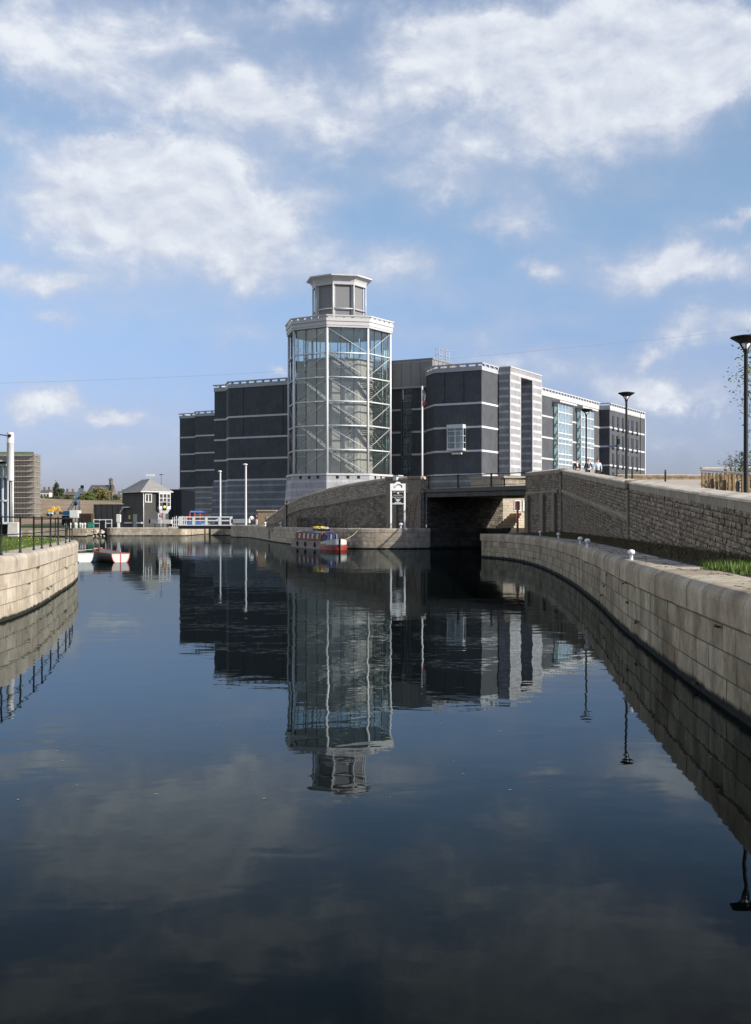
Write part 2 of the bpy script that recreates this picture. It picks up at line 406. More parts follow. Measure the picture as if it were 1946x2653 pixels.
# ------------------------------------------------------------------ palette
M_DARK = brickmat('dark grey engineering brick', (.072, .077, .086))
M_BASE = brickmat('base grey brick', (.165, .18, .195), stripes=(1.683, 12.8 - 1.683*8 - .02, .42, (.31, .32, .335)))
M_PORTAL = brickmat('pale grey banded brick', (.27, .27, .28), stripes=(1.683, 12.8 - 1.683*8 - .02, .55, (.47, .47, .475)))
M_BAND = mat('pale concrete band', (.50, .505, .515), .8, .15, 2)
M_PARA = mat('pale grey parapet', (.34, .355, .37), .7, .1, 1)
M_PARAW = mat('white parapet', (.42, .42, .42), .6, .08, 1)
M_ZINC = mat('grey zinc cladding', (.20, .20, .205), .5, .1, .8, metallic=.1)
M_WHITE = mat('white painted steel', (.52, .53, .53), .4, .08, 2)
M_WHITE2 = mat('weathered white paint', (.46, .46, .445), .6, .25, 4)
M_STEEL = mat('pale grey painted steel', (.42, .43, .43), .4, .06, 2)
M_BLACK = mat('black paint', (.009, .010, .011), .55, .3, 5, spec=.25)
M_LAMP = mat('dark grey green lamp paint', (.008, .0095, .010), .6, .2, 3, spec=.2)
M_TGLASS = glassmat('tower glass', (.78, .87, .87), 1.0, .06, (.28, .36, .37))
M_WGLASS = glassmat('window glass', (.55, .66, .68), 1.2, .10, (.35, .5, .55))
M_DGLASS = mat('dark window glass', (.015, .018, .022), .06, 0, spec=.6)
M_ROCK = mat('rock faced gritstone', (.165, .138, .106), .95, .5, 5, .025, 9, spec=.2, tone=(.31, .265, .21))
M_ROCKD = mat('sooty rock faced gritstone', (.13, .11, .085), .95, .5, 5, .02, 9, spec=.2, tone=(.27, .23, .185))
M_COPE = mat('dressed gritstone coping', (.38, .325, .26), .9, .25, 2, .005, 18, spec=.25, tone=(.48, .42, .34))
M_COPED = mat('grey dressed string course', (.24, .21, .17), .9, .3, 2, .005, 18, spec=.25, tone=(.3, .265, .215))
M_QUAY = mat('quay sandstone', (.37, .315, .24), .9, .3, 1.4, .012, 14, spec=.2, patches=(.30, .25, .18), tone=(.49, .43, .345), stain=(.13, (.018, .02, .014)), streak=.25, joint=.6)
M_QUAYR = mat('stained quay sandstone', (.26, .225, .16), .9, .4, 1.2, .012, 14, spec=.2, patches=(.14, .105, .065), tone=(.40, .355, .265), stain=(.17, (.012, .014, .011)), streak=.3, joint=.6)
M_QTOP = mat('worn coping sandstone', (.38, .33, .265), .9, .28, 1.5, .01, 14, spec=.2, patches=(.30, .25, .18), tone=(.48, .425, .35), streak=.2)
M_QTOPR = mat('brown stained coping', (.33, .27, .20), .9, .35, 1.1, .01, 14, spec=.2, patches=(.18, .125, .078), tone=(.45, .395, .30), streak=.2)
M_GRASS = mat('grass turf', (.055, .085, .018), .95, .5, 1.2, .03, 9, spec=.1)
M_BLADE = mat('grass blades', (.07, .12, .022), .8, .4, 2, spec=.2, tone=(.11, .15, .035))
M_DIRT = mat('bare earth', (.29, .225, .16), .95, .35, .06, .1, .6, spec=.1)
M_EARTH = mat('dark trampled earth', (.045, .042, .034), .95, .6, 2.5, .04, 6, spec=.1)
M_GRAVEL = mat('pale gravel paving', (.38, .33, .27), .95, .25, 2, .01, 20, spec=.2)
M_TARMAC = mat('grey paving', (.2, .19, .18), .9, .2, 2, .01, 20, spec=.2)
M_LEAF = mat('spring leaves', (.07, .105, .025), .7, .4, .8, spec=.25, tone=(.12, .13, .04))
M_LEAFB = mat('brown budding leaves', (.12, .105, .045), .8, .4, .8, spec=.2, tone=(.17, .15, .06))
M_BARK = mat('bark', (.075, .06, .045), .95, .3, 3, .02, 10, spec=.1)

exec_later = []
# ================================================================== SETTING: water, ground, banks
w = MB(); w.face([(-900, -60, 0), (900, -60, 0), (900, 420, 0), (-900, 420, 0)])
structure(w.build('water', watermat()))

EDGE_L = spline([(-10.6, -30), (-10.2, 10), (-10.3, 25), (-10.4, 33), (-10.95, 38.5), (-12.3, 46.5), (-13.75, 54.6), (-15.5, 62), (-18.2, 69), (-22, 73.5), (-30, 77), (-60, 80), (-150, 84)], .6)
EDGE_R = spline([(4.6, -30), (4.7, 5), (5.1, 16.2), (6.3, 29.9), (7.56, 41), (8.9, 55), (9.9, 70), (10.1, 80), (9.85, 86), (9.1, 90), (8.36, 92.6), (8.5, 94.6), (9.8, 96.2), (11.8, 97.8), (40, 121.2)], .6)
EDGE_C = spline([(-33, 300), (-33, 237)], 3) + spline([(-32.5, 236), (-29.5, 235.6)], .6) + spline([(-28.6, 234), (-26.9, 226), (-26, 215), (-24.6, 209), (-20.8, 200), (-12.5, 155), (-7.2, 134), (-3.6, 122.8), (-2.4, 121.2), (0, 120.4), (2.6, 120.5), (4.6, 121.2), (6.6, 122.9), (9, 124.8), (11.5, 126)], .6) + spline([(13.4, 125.3), (16, 127.5), (40, 147.5)], 1)
EDGE_I = spline([(-36.6, 300), (-36.4, 240)], 3) + spline([(-36.3, 233), (-36.0, 229.5), (-36.8, 228.2), (-38, 228), (-45, 228), (-50.4, 228), (-51.3, 228.6)], .7) + spline([(-51.6, 240), (-52, 262)], 3)
EDGE_W = [Vector(p) for p in ((-55.4, 262), (-55, 225), (-53.6, 219), (-52.4, 217.8), (-56, 217.4), (-75, 217), (-140, 216), (-420, 214))]
zL, zR, zC, zI, zW = 1.82, 1.80, 2.06, 1.55, 1.47

def flat(name, pts, z, m):
    b = MB(); b.face([(p[0], p[1], z) for p in pts]); return structure(b.build(name, m))
PL = Path(EDGE_L, -1); PR = Path(EDGE_R, 1); PC = Path(EDGE_C, -1); PI_ = Path(EDGE_I, 1); PW = Path(EDGE_W, 1)
# note on sides: +1 puts the face to the left of the direction of travel
flat('ground', [(-150, -30)] + [p for p in PL.offset(-.9, 1.5)][0:] + [(-150, 84)], zL - .012, M_GRASS)
flat('ground', [p for p in PR.offset(-1.0, 1.5)] + [(60, 121), (60, -30)], zR - .012, M_EARTH)
flat('ground', [p for p in PC.offset(-.5, 1.5)] + [(900, 146), (900, 2600), (-33.5, 2600)], zC - .012, M_TARMAC)
flat('ground', [(-37, 420)] + [p for p in PI_.offset(-.5, 1.2)] + [(-52, 420)], zI - .012, M_GRAVEL)
flat('ground', [(-420, 420), (-55.8, 420)] + [p for p in PW.p] , zW - .012, M_GRASS)
# far terrain on the left: rises as a bare slope, houses on the crest
def hill_z(x, y):
    t = min(max((y - 365) / 215, 0), 1); t = t*t*(3 - 2*t)
    z = 1.3 + 11.4*t + max(0, min((y - 580) / 150, 1))*2.0
    side = min(max((x + 20) / -60, 0), 1)
    return 1.3 + (z - 1.3)*side + (math.sin(x*.09 + y*.05)*.5 + math.sin(x*.031 - y*.043)*.6)*t*side
hb = MB(); xs = [-900 + 20*i for i in range(49)]; ys = [330 + 14*i for i in range(40)] + [900, 1100, 1500, 2600]
hb.grid([[(x, y, hill_z(x, y)) for x in xs] for y in ys], .5, False, True)
def hillmat():
    m = mat('earth slope and turf', (.25, .19, .13), .95, .55, .035, .1, .5, spec=.1)
    nt = m.node_tree; b = nt.nodes['Principled BSDF']; col = b.inputs['Base Color'].links[0].from_socket
    geo = nt.nodes.new('ShaderNodeNewGeometry'); sep = nt.nodes.new('ShaderNodeSeparateXYZ'); nt.links.new(geo.outputs['Position'], sep.inputs[0])
    y = nmath(nt, 'ADD', sep.outputs[1], nmath(nt, 'MULTIPLY', noise(nt, geo.outputs['Position'], .04, 4), 90))
    nt.links.new(mixc(nt, smooth(nt, y, 590, 640), col, (.07, .085, .03)), b.inputs['Base Color']); return m
structure(hb.build('hill', hillmat()))

# turf bank behind the left quay
def seg_dist(path, x, y):
    best = 1e9; q = Vector((x, y))
    for p in path.p[::3]:
        d = (Vector(p[:2]) - q).length
        if d < best: best = d
    return best
def inside_left(x, y):
    # left of the quay edge
    if y > 76: return False
    best = None
    for a, b in zip(PL.p, PL.p[1:]):
        if a.y <= y <= b.y: best = a.x + (b.x - a.x)*(y - a.y)/max(b.y - a.y, 1e-6); break
    return best is not None and x < best - .85
def bank_z(x, y):
    d = seg_dist(PL, x, y); t = min(max((d - 1.1) / 9, 0), 1); t = t*t*(3 - 2*t)
    return zL - .03 + .72*t + .05*math.sin(x*1.3 + y*.7)*t
gb = MB(); gx = [-70, -60, -50, -42, -36, -32] + [-30 + .8*i for i in range(25)]; gy = [14 + 1.0*i for i in range(62)]
for i in range(len(gx) - 1):
    for j in range(len(gy) - 1):
        c = [(gx[i], gy[j]), (gx[i+1], gy[j]), (gx[i+1], gy[j+1]), (gx[i], gy[j+1])]
        if all(inside_left(*q) for q in c): gb.face([(x, y, bank_z(x, y)) for x, y in c])
structure(gb.build('terrain', M_GRASS))
def blades(name, spots, label):
    b = MB(); rnd = random.Random(3)
    for x, y, z, h in spots:
        a = rnd.uniform(0, 6.28); w_ = h*.10; dx, dy = math.cos(a)*w_, math.sin(a)*w_; lx, ly = rnd.uniform(-.4, .4)*h, rnd.uniform(-.4, .4)*h
        b.face([(x - dx, y - dy, z - .01), (x + dx, y + dy, z - .01), (x + lx, y + ly, z + h)], rnd.random())
    o = b.build(name, M_BLADE); o['kind'] = 'stuff'; return tag(o, label, 'grass', kind='stuff')
rnd = random.Random(11); sp = []
for k in range(30000):
    y = rnd.uniform(24, 72); x = -10.8 - (rnd.random()**1.6)*20
    if y > 44: x -= (y - 44)*.2
    if inside_left(x - .2, y) : sp.append((x, y, bank_z(x, y), rnd.uniform(.05, .16)))
blades('grass', sp, 'green turf with dandelions behind the black quay railing')
fl = MB(); ym = mat('dandelion yellow', (.75, .5, .03), .7, .1)
for k in range(170):
    y = rnd.uniform(30, 68); x = -12.2 - rnd.random()*12 - max(0, y - 44)*.2
    if inside_left(x - .5, y): z = bank_z(x, y) + .12; fl.lathe((x, y, z), [(.001, 0), (.035, .01), (.001, .03)], 6, caps=False)
o = fl.build('dandelions', ym); o['kind'] = 'stuff'; tag(o, 'yellow dandelion heads dotted over the left turf bank', 'flowers', kind='stuff')

# ------------------------------------------------------------------ quay walls
def quay(label, path, ztop, m_face, m_top, seed, s0, s1, h=.42, lens=(.7, 1.25), top_h=.52, nose=.16, width=1.0, proud=.012, blk=(1.1, 1.7)):
    t = thing('quay_wall', label, 'quay wall', path.off(s0, 0, 0))
    stones(path, lambda d: ztop - top_h, lambda d: -.5, h, lens, proud, .012, seed, s0, s1, .010).build('wall', m_face, t)
    prof = [(.0, -top_h), (.035, -top_h + .03), (.04, -nose)]
    for a in (20, 45, 70): prof.append((.04 - nose*(1 - math.cos(R(a))), -nose + nose*math.sin(R(a))))
    prof += [(.04 - nose, 0), (-width, 0), (-width, -top_h)]
    coping(path, lambda d: ztop, prof, blk, seed + 1, s0, s1, .014).build('coping', m_top, t)
    return t
def s_at(path, y0, first=True):
    for i, p in enumerate(path.p):
        if p.y >= y0: return path.s[i]
    return path.L
def s_near(path, x, y): return min(zip(path.s, path.p), key=lambda q: (q[1].x - x)**2 + (q[1].y - y)**2)[0]
quay('pale sandstone quay wall curving under the railing at left', PL, zL, M_QUAY, M_QTOP, 21, s_at(PL, 8), s_near(PL, -60, 80))
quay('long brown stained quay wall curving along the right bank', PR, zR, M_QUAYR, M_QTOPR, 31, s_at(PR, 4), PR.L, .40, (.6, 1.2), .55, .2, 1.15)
M_QSHADE = mat('shade black quay stone', (.045, .04, .034), .95, .4, 2, .012, 12, spec=.15, tone=(.085, .075, .062), stain=(.17, (.012, .014, .011)))  # near-black colour stands for the shade under the bridge
quay('black shaded quay under the bridge beyond the rounded corner', PC, zC, M_QSHADE, M_QSHADE, 43, s_near(PC, 5.3, 121.8), PC.L, .45, (.8, 1.4), .45, .12, .8)
quay('rounded stone quay under the dock sign and behind the red narrowboat', PC, zC, M_QUAY, M_QTOP, 41, s_near(PC, -32.5, 236), s_near(PC, 5.3, 121.8), .45, (.8, 1.4), .45, .12, .8)
quay('low pale stone quay in front of the lock keeper house', PI_, zI, M_QUAY, M_QTOP, 51, 4, s_near(PI_, -51.6, 250), .45, (.9, 1.5), .4, .12, .8)
quay('grey concrete bank wall left of the lock island', PW, zW, M_QUAYR, M_COPED, 61, 5, 120, .5, (1.5, 2.5), .3, .08, .6)

# ================================================================== RAMP WALLS AND BRIDGE
def poly_path(pts, side, step=.8):
    out = []
    for a, b in zip(pts, pts[1:]):
        a, b = Vector(a), Vector(b); n = max(1, int((b - a).length / step))
        out += [a.lerp(b, i/n) for i in range(n)]
    return Path(out + [Vector(pts[-1])], side)
W0, W1, W2 = Vector((9.4, 30)), Vector((11.9, 56)), Vector((15.6, 100))
BR, BL = Vector((14.2, 112.8)), Vector((5.3, 123.5))               # the bridge runs from BR to BL
bd = (BL - BR).normalized(); bn_ = Vector((bd.y, -bd.x))           # along the bridge, and across it (away from the camera)
wend = W0 + (W0 - W1).normalized()*5.0
PW1 = poly_path([wend, W0, W1, W2], 1); PW2 = poly_path([W2, BR], 1)
sW1 = (wend - W1).length; sW2 = PW1.L
top1 = interp([(0, 3.13), (5.0, 3.38), (sW1, 4.66), (sW2, 7.1)])
gnd1 = interp([(0, 1.78), (sW1, 1.78), (sW2, 2.05)])
str1 = interp([(sW1, 3.03), (sW2, 5.42)])
t = thing('stone_wall', 'long sloping rock faced wall carrying the ramp on the right bank', 'stone wall', (12, 56, 1.8))
stones(PW1, lambda d: top1(d) - .34, gnd1, .175, (.22, .62), .035, .06, 71, 0, sW1 - .25).build('wall', M_ROCK, t)
stones(PW1, lambda d: top1(d) - .30, lambda d: str1(d), .17, (.22, .62), .035, .055, 72, sW1 + .25, sW2).build('wall', M_ROCK, t)
stones(PW1, lambda d: str1(d) - .26, gnd1, .175, (.22, .6), .025, .055, 73, sW1 + .25, sW2).build('wall', M_ROCKD, t)
coping(PW1, lambda d: str1(d), [(0, -.26), (.07, -.26), (.14, -.1), (.14, 0), (0, .03)], (1.2, 2), 74, sW1 + .25, sW2).build('string_course', M_COPED, t)
prof = [(0, -.34), (.07, -.34), (.07, -.08), (.05, -.06), (-.42, .05), (-.46, .0), (-.46, -.34)]
coping(PW1, top1, [(0, -.36), (.05, -.36), (.05, -.11), (0, -.11)], (.9, 1.6), 75, 0, sW2).build('course', M_COPED, t)
capprof = [(0, -.11), (.09, -.11), (.09, -.055), (.07, -.04), (-.42, .06), (-.48, .0), (-.48, -.11)]
M_CAP = mat('sunlit pale cap stone', (.50, .435, .345), .9, .22, 2, .004, 18, spec=.25, tone=(.62, .55, .45))  # paler colour puts the sunlight on the coping top into the stone
coping(PW1, top1, capprof, (1.1, 1.9), 76, 0, sW2).build('coping', M_CAP, t)
b = MB(); N = 60
for i in range(N):                                                   # the wall's core and its road side
    a, c = PW1.L*i/N, PW1.L*(i+1)/N
    b.face([PW1.off(a, 0, gnd1(a) - .3), PW1.off(c, 0, gnd1(c) - .3), PW1.off(c, 0, top1(c) - .02), PW1.off(a, 0, top1(a) - .02)])
    b.face([PW1.off(a, -.4, gnd1(a) - .3), PW1.off(c, -.4, gnd1(c) - .3), PW1.off(c, -.4, top1(c) - .02), PW1.off(a, -.4, top1(a) - .02)])
b.face([PW1.off(0, 0, 1.5), PW1.off(0, -.4, 1.5), PW1.off(0, -.4, 3.1), PW1.off(0, 0, 3.1)])
b.build('wall_core', M_COPED, t)
for (s_, wid, out, zz) in ((sW1, .5, .14, 4.66), (sW2 - .35, .8, .2, 7.12)):
    b = MB(); p = PW1.pos(s_); a = (PW1.pos(s_ + .3) - PW1.pos(s_ - .3)).normalized()
    b.obox(p, a, -wid/2, wid/2, -.2, out, 1.4, zz - .36); b.obox(p, a, -wid/2 - .06, wid/2 + .06, -.48, out + .07, zz - .36, zz + .05)
    b.build('pier', M_ROCKD, t, .03)
# abutment wall between the corner pier and the bridge
t = thing('stone_wall', 'dark stone abutment wall right of the bridge with two tall recesses', 'stone wall', (15, 106, 2))
topA = lambda d: 7.2 + .2*d/PW2.L
stones(PW2, lambda d: topA(d) - .3, lambda d: 5.45, .21, (.3, .55), .03, .035, 81).build('wall', M_ROCKD, t)
stones(PW2, lambda d: 5.25, lambda d: 1.8, .23, (.35, .65), .03, .045, 82, .2, PW2.L).build('wall', M_ROCKD, t)
coping(PW2, topA, [(0, -.32), (.05, -.32), (.05, -.11), (0, -.11)], (.9, 1.6), 83).build('course', M_COPED, t); coping(PW2, topA, capprof, (1.1, 1.9), 87).build('coping', M_CAP, t)
coping(PW2, lambda d: 5.45, [(0, -.24), (.1, -.24), (.2, -.08), (.2, 0), (0, .03)], (1.2, 2), 84, 1.2, PW2.L - .5).build('string_course', M_COPED, t)
for s_, wd in ((2.0, 1.0), (6.0, 1.1), (PW2.L - 1.2, 1.2)):
    b = MB(); p = PW2.pos(s_); a = (PW2.pos(s_ + .3) - PW2.pos(s_ - .3)).normalized(); b.obox(p, a, -wd/2, wd/2, -.1, .32, 1.6, 5.2); b.build('pier', M_ROCKD, t, .04)
b = MB(); b.obox(PW2.pos(0), (PW2.pos(1) - PW2.pos(0)).normalized(), 0, PW2.L, -.5, -.02, 1.4, 7.1); b.build('wall_core', M_COPED, t)

# road on the ramp and the plaza behind it
st = [(top1(PW1.L*i/30) - .85, PW1.off(PW1.L*i/30, -.4, 0)) for i in range(31)] + [(6.34, Vector((14.5, 112.6, 0))), (6.36, Vector((45, 138, 0)))]
rb = MB(); widths = [0, 3, 6, 10, 16, 30, 70]
rb.grid([[(p.x + w_*1.0, p.y - w_*.08, z + .0*w_) for w_ in widths] for z, p in st])
structure(rb.build('road', M_GRAVEL))
# plaza edge wall facing the channel
PWp = poly_path([BR + bd*-.0 + bn_*1.0, BR + bn_*40], 1)
t = thing('retaining_wall', 'dark retaining wall under the right end of the bridge', 'retaining wall', (16, 114, 2))
stones(PWp, lambda d: 6.1, lambda d: 1.6, .24, (.4, .7), .03, .04, 86).build('wall', M_ROCKD, t)

# left ramp wall
LR = [(1087,124.0,7.36),(1040,125.6,7.40),(998,128,7.38),(930,133,7.13),(858,140,6.70),(785,149,5.92),(745,155,5.05),(709,161,3.75),(690,164.5,3.05)]
PLR = Path(spline([Vector((5.0, 123.7))] + [Vector(((px - CX)/F*D, D)) for px, D, z in LR], .7), 1)
LS = [s_near(PLR, (px - CX)/F*D, D) for px, D, z in LR]
topL = interp([(s_, z) for s_, (px, D, z) in zip(LS, LR)])
strL = interp([(0, 5.86), (LS[1], 5.84), (LS[2], 5.72), (LS[4], 4.83), (LS[5], 4.40), (LS[6], 3.7), (LS[7], 2.7)])
gndL = lambda d: 2.0
t = thing('stone_wall', 'curving dark stone ramp wall rising to the bridge behind the dock sign', 'stone wall', (-5, 140, 2))
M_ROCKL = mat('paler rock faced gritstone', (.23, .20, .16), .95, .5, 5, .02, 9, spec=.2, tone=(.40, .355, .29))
stones(PLR, lambda d: topL(d) - .22, lambda d: strL(d), .19, (.3, .7), .03, .045, 91, 0, LS[7]).build('parapet', M_ROCKL, t)
stones(PLR, lambda d: strL(d) - .2, gndL, .24, (.35, .7), .03, .045, 92, 0, LS[8]).build('wall', M_ROCKD, t)
coping(PLR, strL, [(0, -.22), (.1, -.22), (.22, -.08), (.22, 0), (0, .04)], (1.2, 2.2), 93, 0, LS[6]).build('string_course', M_COPED, t)
coping(PLR, topL, [(0, -.22), (.08, -.22), (.1, -.02), (-.1, .06), (-.4, .03), (-.45, -.22)], (1.1, 2), 94).build('coping', M_COPE, t)
b = MB(); N = 60
for i in range(N):
    a, c = PLR.L*i/N, PLR.L*(i+1)/N
    for o in (0, -.4): b.face([PLR.off(a, o, 1.6), PLR.off(c, o, 1.6), PLR.off(c, o, topL(c) - .03), PLR.off(a, o, topL(a) - .03)])
b.build('wall_core', M_COPED, t)
def ramp_pier(s_, wd, zt, name='pier'):
    b = MB(); p = PLR.pos(s_); a = (PLR.pos(s_ + .4) - PLR.pos(s_ - .4)).normalized()
    b.obox(p, a, -wd/2, wd/2, -.3, .22, 1.8, zt - .3); b.obox(p, a, -wd/2 - .08, wd/2 + .08, -.5, .34, zt - .3, zt); return b.build(name, M_ROCKD, t, .03)
ramp_pier(LS[6] + .3, .6, 5.2); ramp_pier((LS[1] + LS[2])/2, 1.9, 7.5); ramp_pier(1.0, 1.6, 7.45)
b = MB(); p = PLR.pos(LS[1] + .6); a = (PLR.pos(LS[1] + 1) - PLR.pos(LS[1] + .2)).normalized()
b.obox(p, a, -.45, .45, -.45, .3, 7.5, 7.62); b.obox(p, a, -.3, .3, -.3, .42, 7.05, 7.5)
b.build('pier_cap', M_WHITE2, t, .03)  # white colour stands for sunlight on this stone cap
# ramp roadway behind the parapet, falling to the towpath
rr = MB(); NN = 40
rr.grid([[PLR.off(PLR.L*i/NN, -.4 - w_, max(topL(PLR.L*i/NN) - 1.1, 2.08)) for w_ in (0, 4, 9)] for i in range(NN + 1)])
structure(rr.build('road', M_GRAVEL))
# rusty ladder leaning on the abutment
b = MB(); rust = mat('rusty iron', (.13, .055, .03), .8, .4, 6)
p0, p1 = atz(1063, 123.0, 2.06), atz(1076, 123.6, 5.6)
for dx in (-.28, .28): b.bar(p0 + Vector((dx, 0, 0)), p1 + Vector((dx, 0, 0)), .035, n=6)
for k in range(11):
    q = p0.lerp(p1, (k + .7)/11.5); b.bar(q + Vector((-.28, 0, 0)), q + Vector((.28, 0, 0)), .022, n=5)
tag(b.build('ladder', rust), 'rusty ladder leaning on the dark stone abutment beside the dock sign', 'ladder')

# ---- bridge
t = thing('canal_bridge', 'dark steel beam footbridge spanning the dock entrance between two stone ramps', 'bridge', (BR.x, BR.y, 0))
BW = 11.2; Lb = (BL - BR).length
M_BEAM = mat('grey brown bridge concrete', (.105, .10, .092), .85, .3, 1.2, .01, 8, spec=.2, streak=.35)
M_BEAMD = mat('dark bridge steel', (.05, .05, .05), .7, .3, 1.5)
b = MB(); b.obox(BR, bd, -.9, Lb + .9, -BW, 0, 5.24, 5.72); b.build('beam', M_BEAM, t, .03)
b = MB(); b.obox(BR, bd, -.6, Lb + .6, -BW - .15, .14, 5.73, 6.12); b.build('edge_beam', M_BEAMD, t, .03)
b = MB(); b.obox(BR, bd, -.6, Lb + .6, -BW + .2, -.2, 6.121, 6.19); b.build('deck', M_GRAVEL, t)
for k, side in enumerate((-.05, -BW + .05)):
    b = MB(); rp = lambda l, z: Vector((BR.x + bd.x*l - bd.y*side, BR.y + bd.y*l + bd.x*side, z))
    b.beam(rp(-.4, 7.38), rp(Lb + .2, 7.38), .09, .09); b.beam(rp(-.4, 6.32), rp(Lb + .2, 6.32), .05, .05)
    n = int(Lb / .12)
    for i in range(n): l = Lb*i/n; b.bar(rp(l, 6.32), rp(l, 7.36), .011, n=4)
    rl = b.build('railing', M_BLACK, t)
    for l in (.0, 4.65, 9.3, Lb - .25) if k == 0 else (.0, 4.65, 9.3, Lb - .25):
        q = MB(); q.beam(rp(l, 6.12), rp(l, 7.48), .17, .17); q.build('post', M_BLACK, t)
# abutments under the deck
PAB = poly_path([BL - bd*.0 + bn_*0.0, BL + bn_*30], -1)
def abut(label, p, ext, seed, m, z):
    t2 = thing('bridge_abutment', label, 'abutment', (p.p[0].x, p.p[0].y, 2))
    stones(p, lambda d: z, lambda d: 1.6, .24, (.4, .75), .025, .04, seed, 0, p.L).build('wall', m, t2); return t2
PAB.side = 1
if PAB.nrm(1).dot(Vector((-bd.x, -bd.y))) < 0: PAB.side = -1
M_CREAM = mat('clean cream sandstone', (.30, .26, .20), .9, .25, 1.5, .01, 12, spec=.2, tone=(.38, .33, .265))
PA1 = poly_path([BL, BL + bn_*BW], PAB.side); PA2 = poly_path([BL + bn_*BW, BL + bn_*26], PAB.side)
abut('black shaded stone abutment under the left end of the bridge', PA1, 0, 95, mat('shade black stone', (.05, .044, .037), .95, .5, 3, .02, 9, spec=.15, tone=(.12, .105, .085)), 5.24)  # the deck's shade is put into this dark stone colour
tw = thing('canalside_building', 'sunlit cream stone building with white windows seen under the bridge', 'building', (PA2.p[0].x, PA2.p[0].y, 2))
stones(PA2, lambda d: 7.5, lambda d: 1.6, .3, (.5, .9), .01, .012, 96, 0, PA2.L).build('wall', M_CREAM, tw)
b = MB(); nn = PA2.nrm(1); ax = (PA2.pos(2) - PA2.pos(0)).normalized()
b.obox(PA2.pos(0), ax, 0, PA2.L, *( (-5, -.02) if PAB.side > 0 else (.02, 5)), 1.6, 7.5); b.build('wall_core', M_CREAM, tw)
b = MB(); b.obox(PA2.pos(0), ax, -.1, PA2.L + .1, *((-5.2, .25) if PAB.side > 0 else (-.25, 5.2)), 7.5, 7.75); b.build('roof', M_COPED, tw)
for tt, wd in ((2.2, .95), (3.6, 1.0), (5.2, 1.0)):
    c = PA2.pos(tt); s_ = PAB.side
    f = MB()
    for l0, l1, z0, z1 in ((-wd/2, wd/2, 3.9, 4.0), (-wd/2, wd/2, 5.0, 5.1), (-wd/2, -wd/2 + .08, 4, 5), (wd/2 - .08, wd/2, 4, 5), (-.03, .03, 4, 5)):
        f.obox(c, ax, l0, l1, *((.0, .1) if s_ > 0 else (-.1, 0)), z0, z1)
    wv = f.build('window', M_WHITE, tw)
    g = MB(); g.obox(c, ax, -wd/2 + .08, wd/2 - .08, *((.0, .05) if s_ > 0 else (-.05, 0)), 4.0, 5.0)
    g.build('pane', M_DGLASS if tt < 3 else mat('pale net curtain glass', (.62, .66, .66), .2, .05), wv)
# landing steps in front of it
t = thing('stone_steps', 'worn stone landing steps lit by sun under the bridge', 'steps', (BL.x + bn_.x*11, BL.y + bn_.y*11, 2.06))
for k in range(6):
    b = MB(); b.obox(BL + bn_*(10.2 + .42*k), bn_, 0, 3.4 - .42*k, *((.05, 2.6 - .18*k) if PAB.side > 0 else (-2.6 + .18*k, -.05)), 2.05 + .27*k, 2.05 + .27*(k + 1) - .02); b.build('step', M_COPE, t, .03)
b = MB(); red = mat('faded red paint', (.62, .12, .07), .6, .2, 4)
p = at(1341, 1376, 112.0); b.bar((p.x, p.y, 1.8), (p.x, p.y, 4.5), .11, n=10); b.lathe((p.x, p.y, 4.5), [(.15, 0), (.15, .1), (.05, .18)], 10)
tag(b.build('mooring_post', red), 'faded red post standing against the right abutment below the bridge', 'post')

# ================================================================== MUSEUM
U = Vector((math.sin(R(29)), math.cos(R(29)))); V = Vector((-U.y, U.x))
def xy(base, u=0, v=0): return (base[0] + U.x*u + V.x*v, base[1] + U.y*u + V.y*v)
def grow(poly, d):
    """outline moved outwards by d (closed, any winding)"""
    n = len(poly); A = sum(poly[i][0]*poly[(i+1) % n][1] - poly[(i+1) % n][0]*poly[i][1] for i in range(n)); sg = 1 if A > 0 else -1
    out = []
    for i in range(n):
        a, b_, c = (Vector(poly[i-1]), Vector(poly[i]), Vector(poly[(i+1) % n]))
        t1, t2 = (b_ - a).normalized(), (c - b_).normalized(); n1, n2 = Vector((t1.y, -t1.x))*sg, Vector((t2.y, -t2.x))*sg
        m = n1 + n2; m = m / max(m.dot(n1), .3); out.append((b_.x + m.x*d, b_.y + m.y*d))
    return out
LV = [12.8, 17.85, 22.9, 27.95]
mus = thing('museum_building', 'large dark brick museum with pale bands and stepped wings behind the glass tower', 'museum building', (10, 270, 2))
def block(poly, ztop, par, levels=LV, base=True, wallm=None, bandm=None, parm=None, slots=None):
    wm = wallm or M_DARK
    m = MB(); m.prism(poly, 1.8, ztop - .85, top=True); m.build('wall', wm, mus)
    for z in levels:
        m = MB(); m.prism(grow(poly, .09), z - .36, z + .06); m.build('stone_band', bandm or M_BAND, mus)
    if base:
        m = MB(); m.loft([(x, y, 1.8) for x, y in grow(poly, .55)], [(x, y, 12.42) for x, y in grow(poly, .3)]); m.build('base', M_BASE, mus)
    m = MB(); m.prism(grow(poly, .12), par, ztop - .68, top=True, bottom=True); ring_prism(m, grow(poly, .3), grow(poly, -.35), ztop - .25, ztop); m.prism(grow(poly, .16), par - .0 + .0, par + .12)
    if slots:
        for a, b_, n in slots:
            a, b_ = Vector(a), Vector(b_); d = (b_ - a).normalized(); L = (b_ - a).length
            for i in range(n):
                l = L*(i + .5)/n; m.obox(a, d, l - .22, l + .22, -.25, .25, ztop - .70, ztop - .24)
    m.build('parapet', parm or M_PARA, mus)
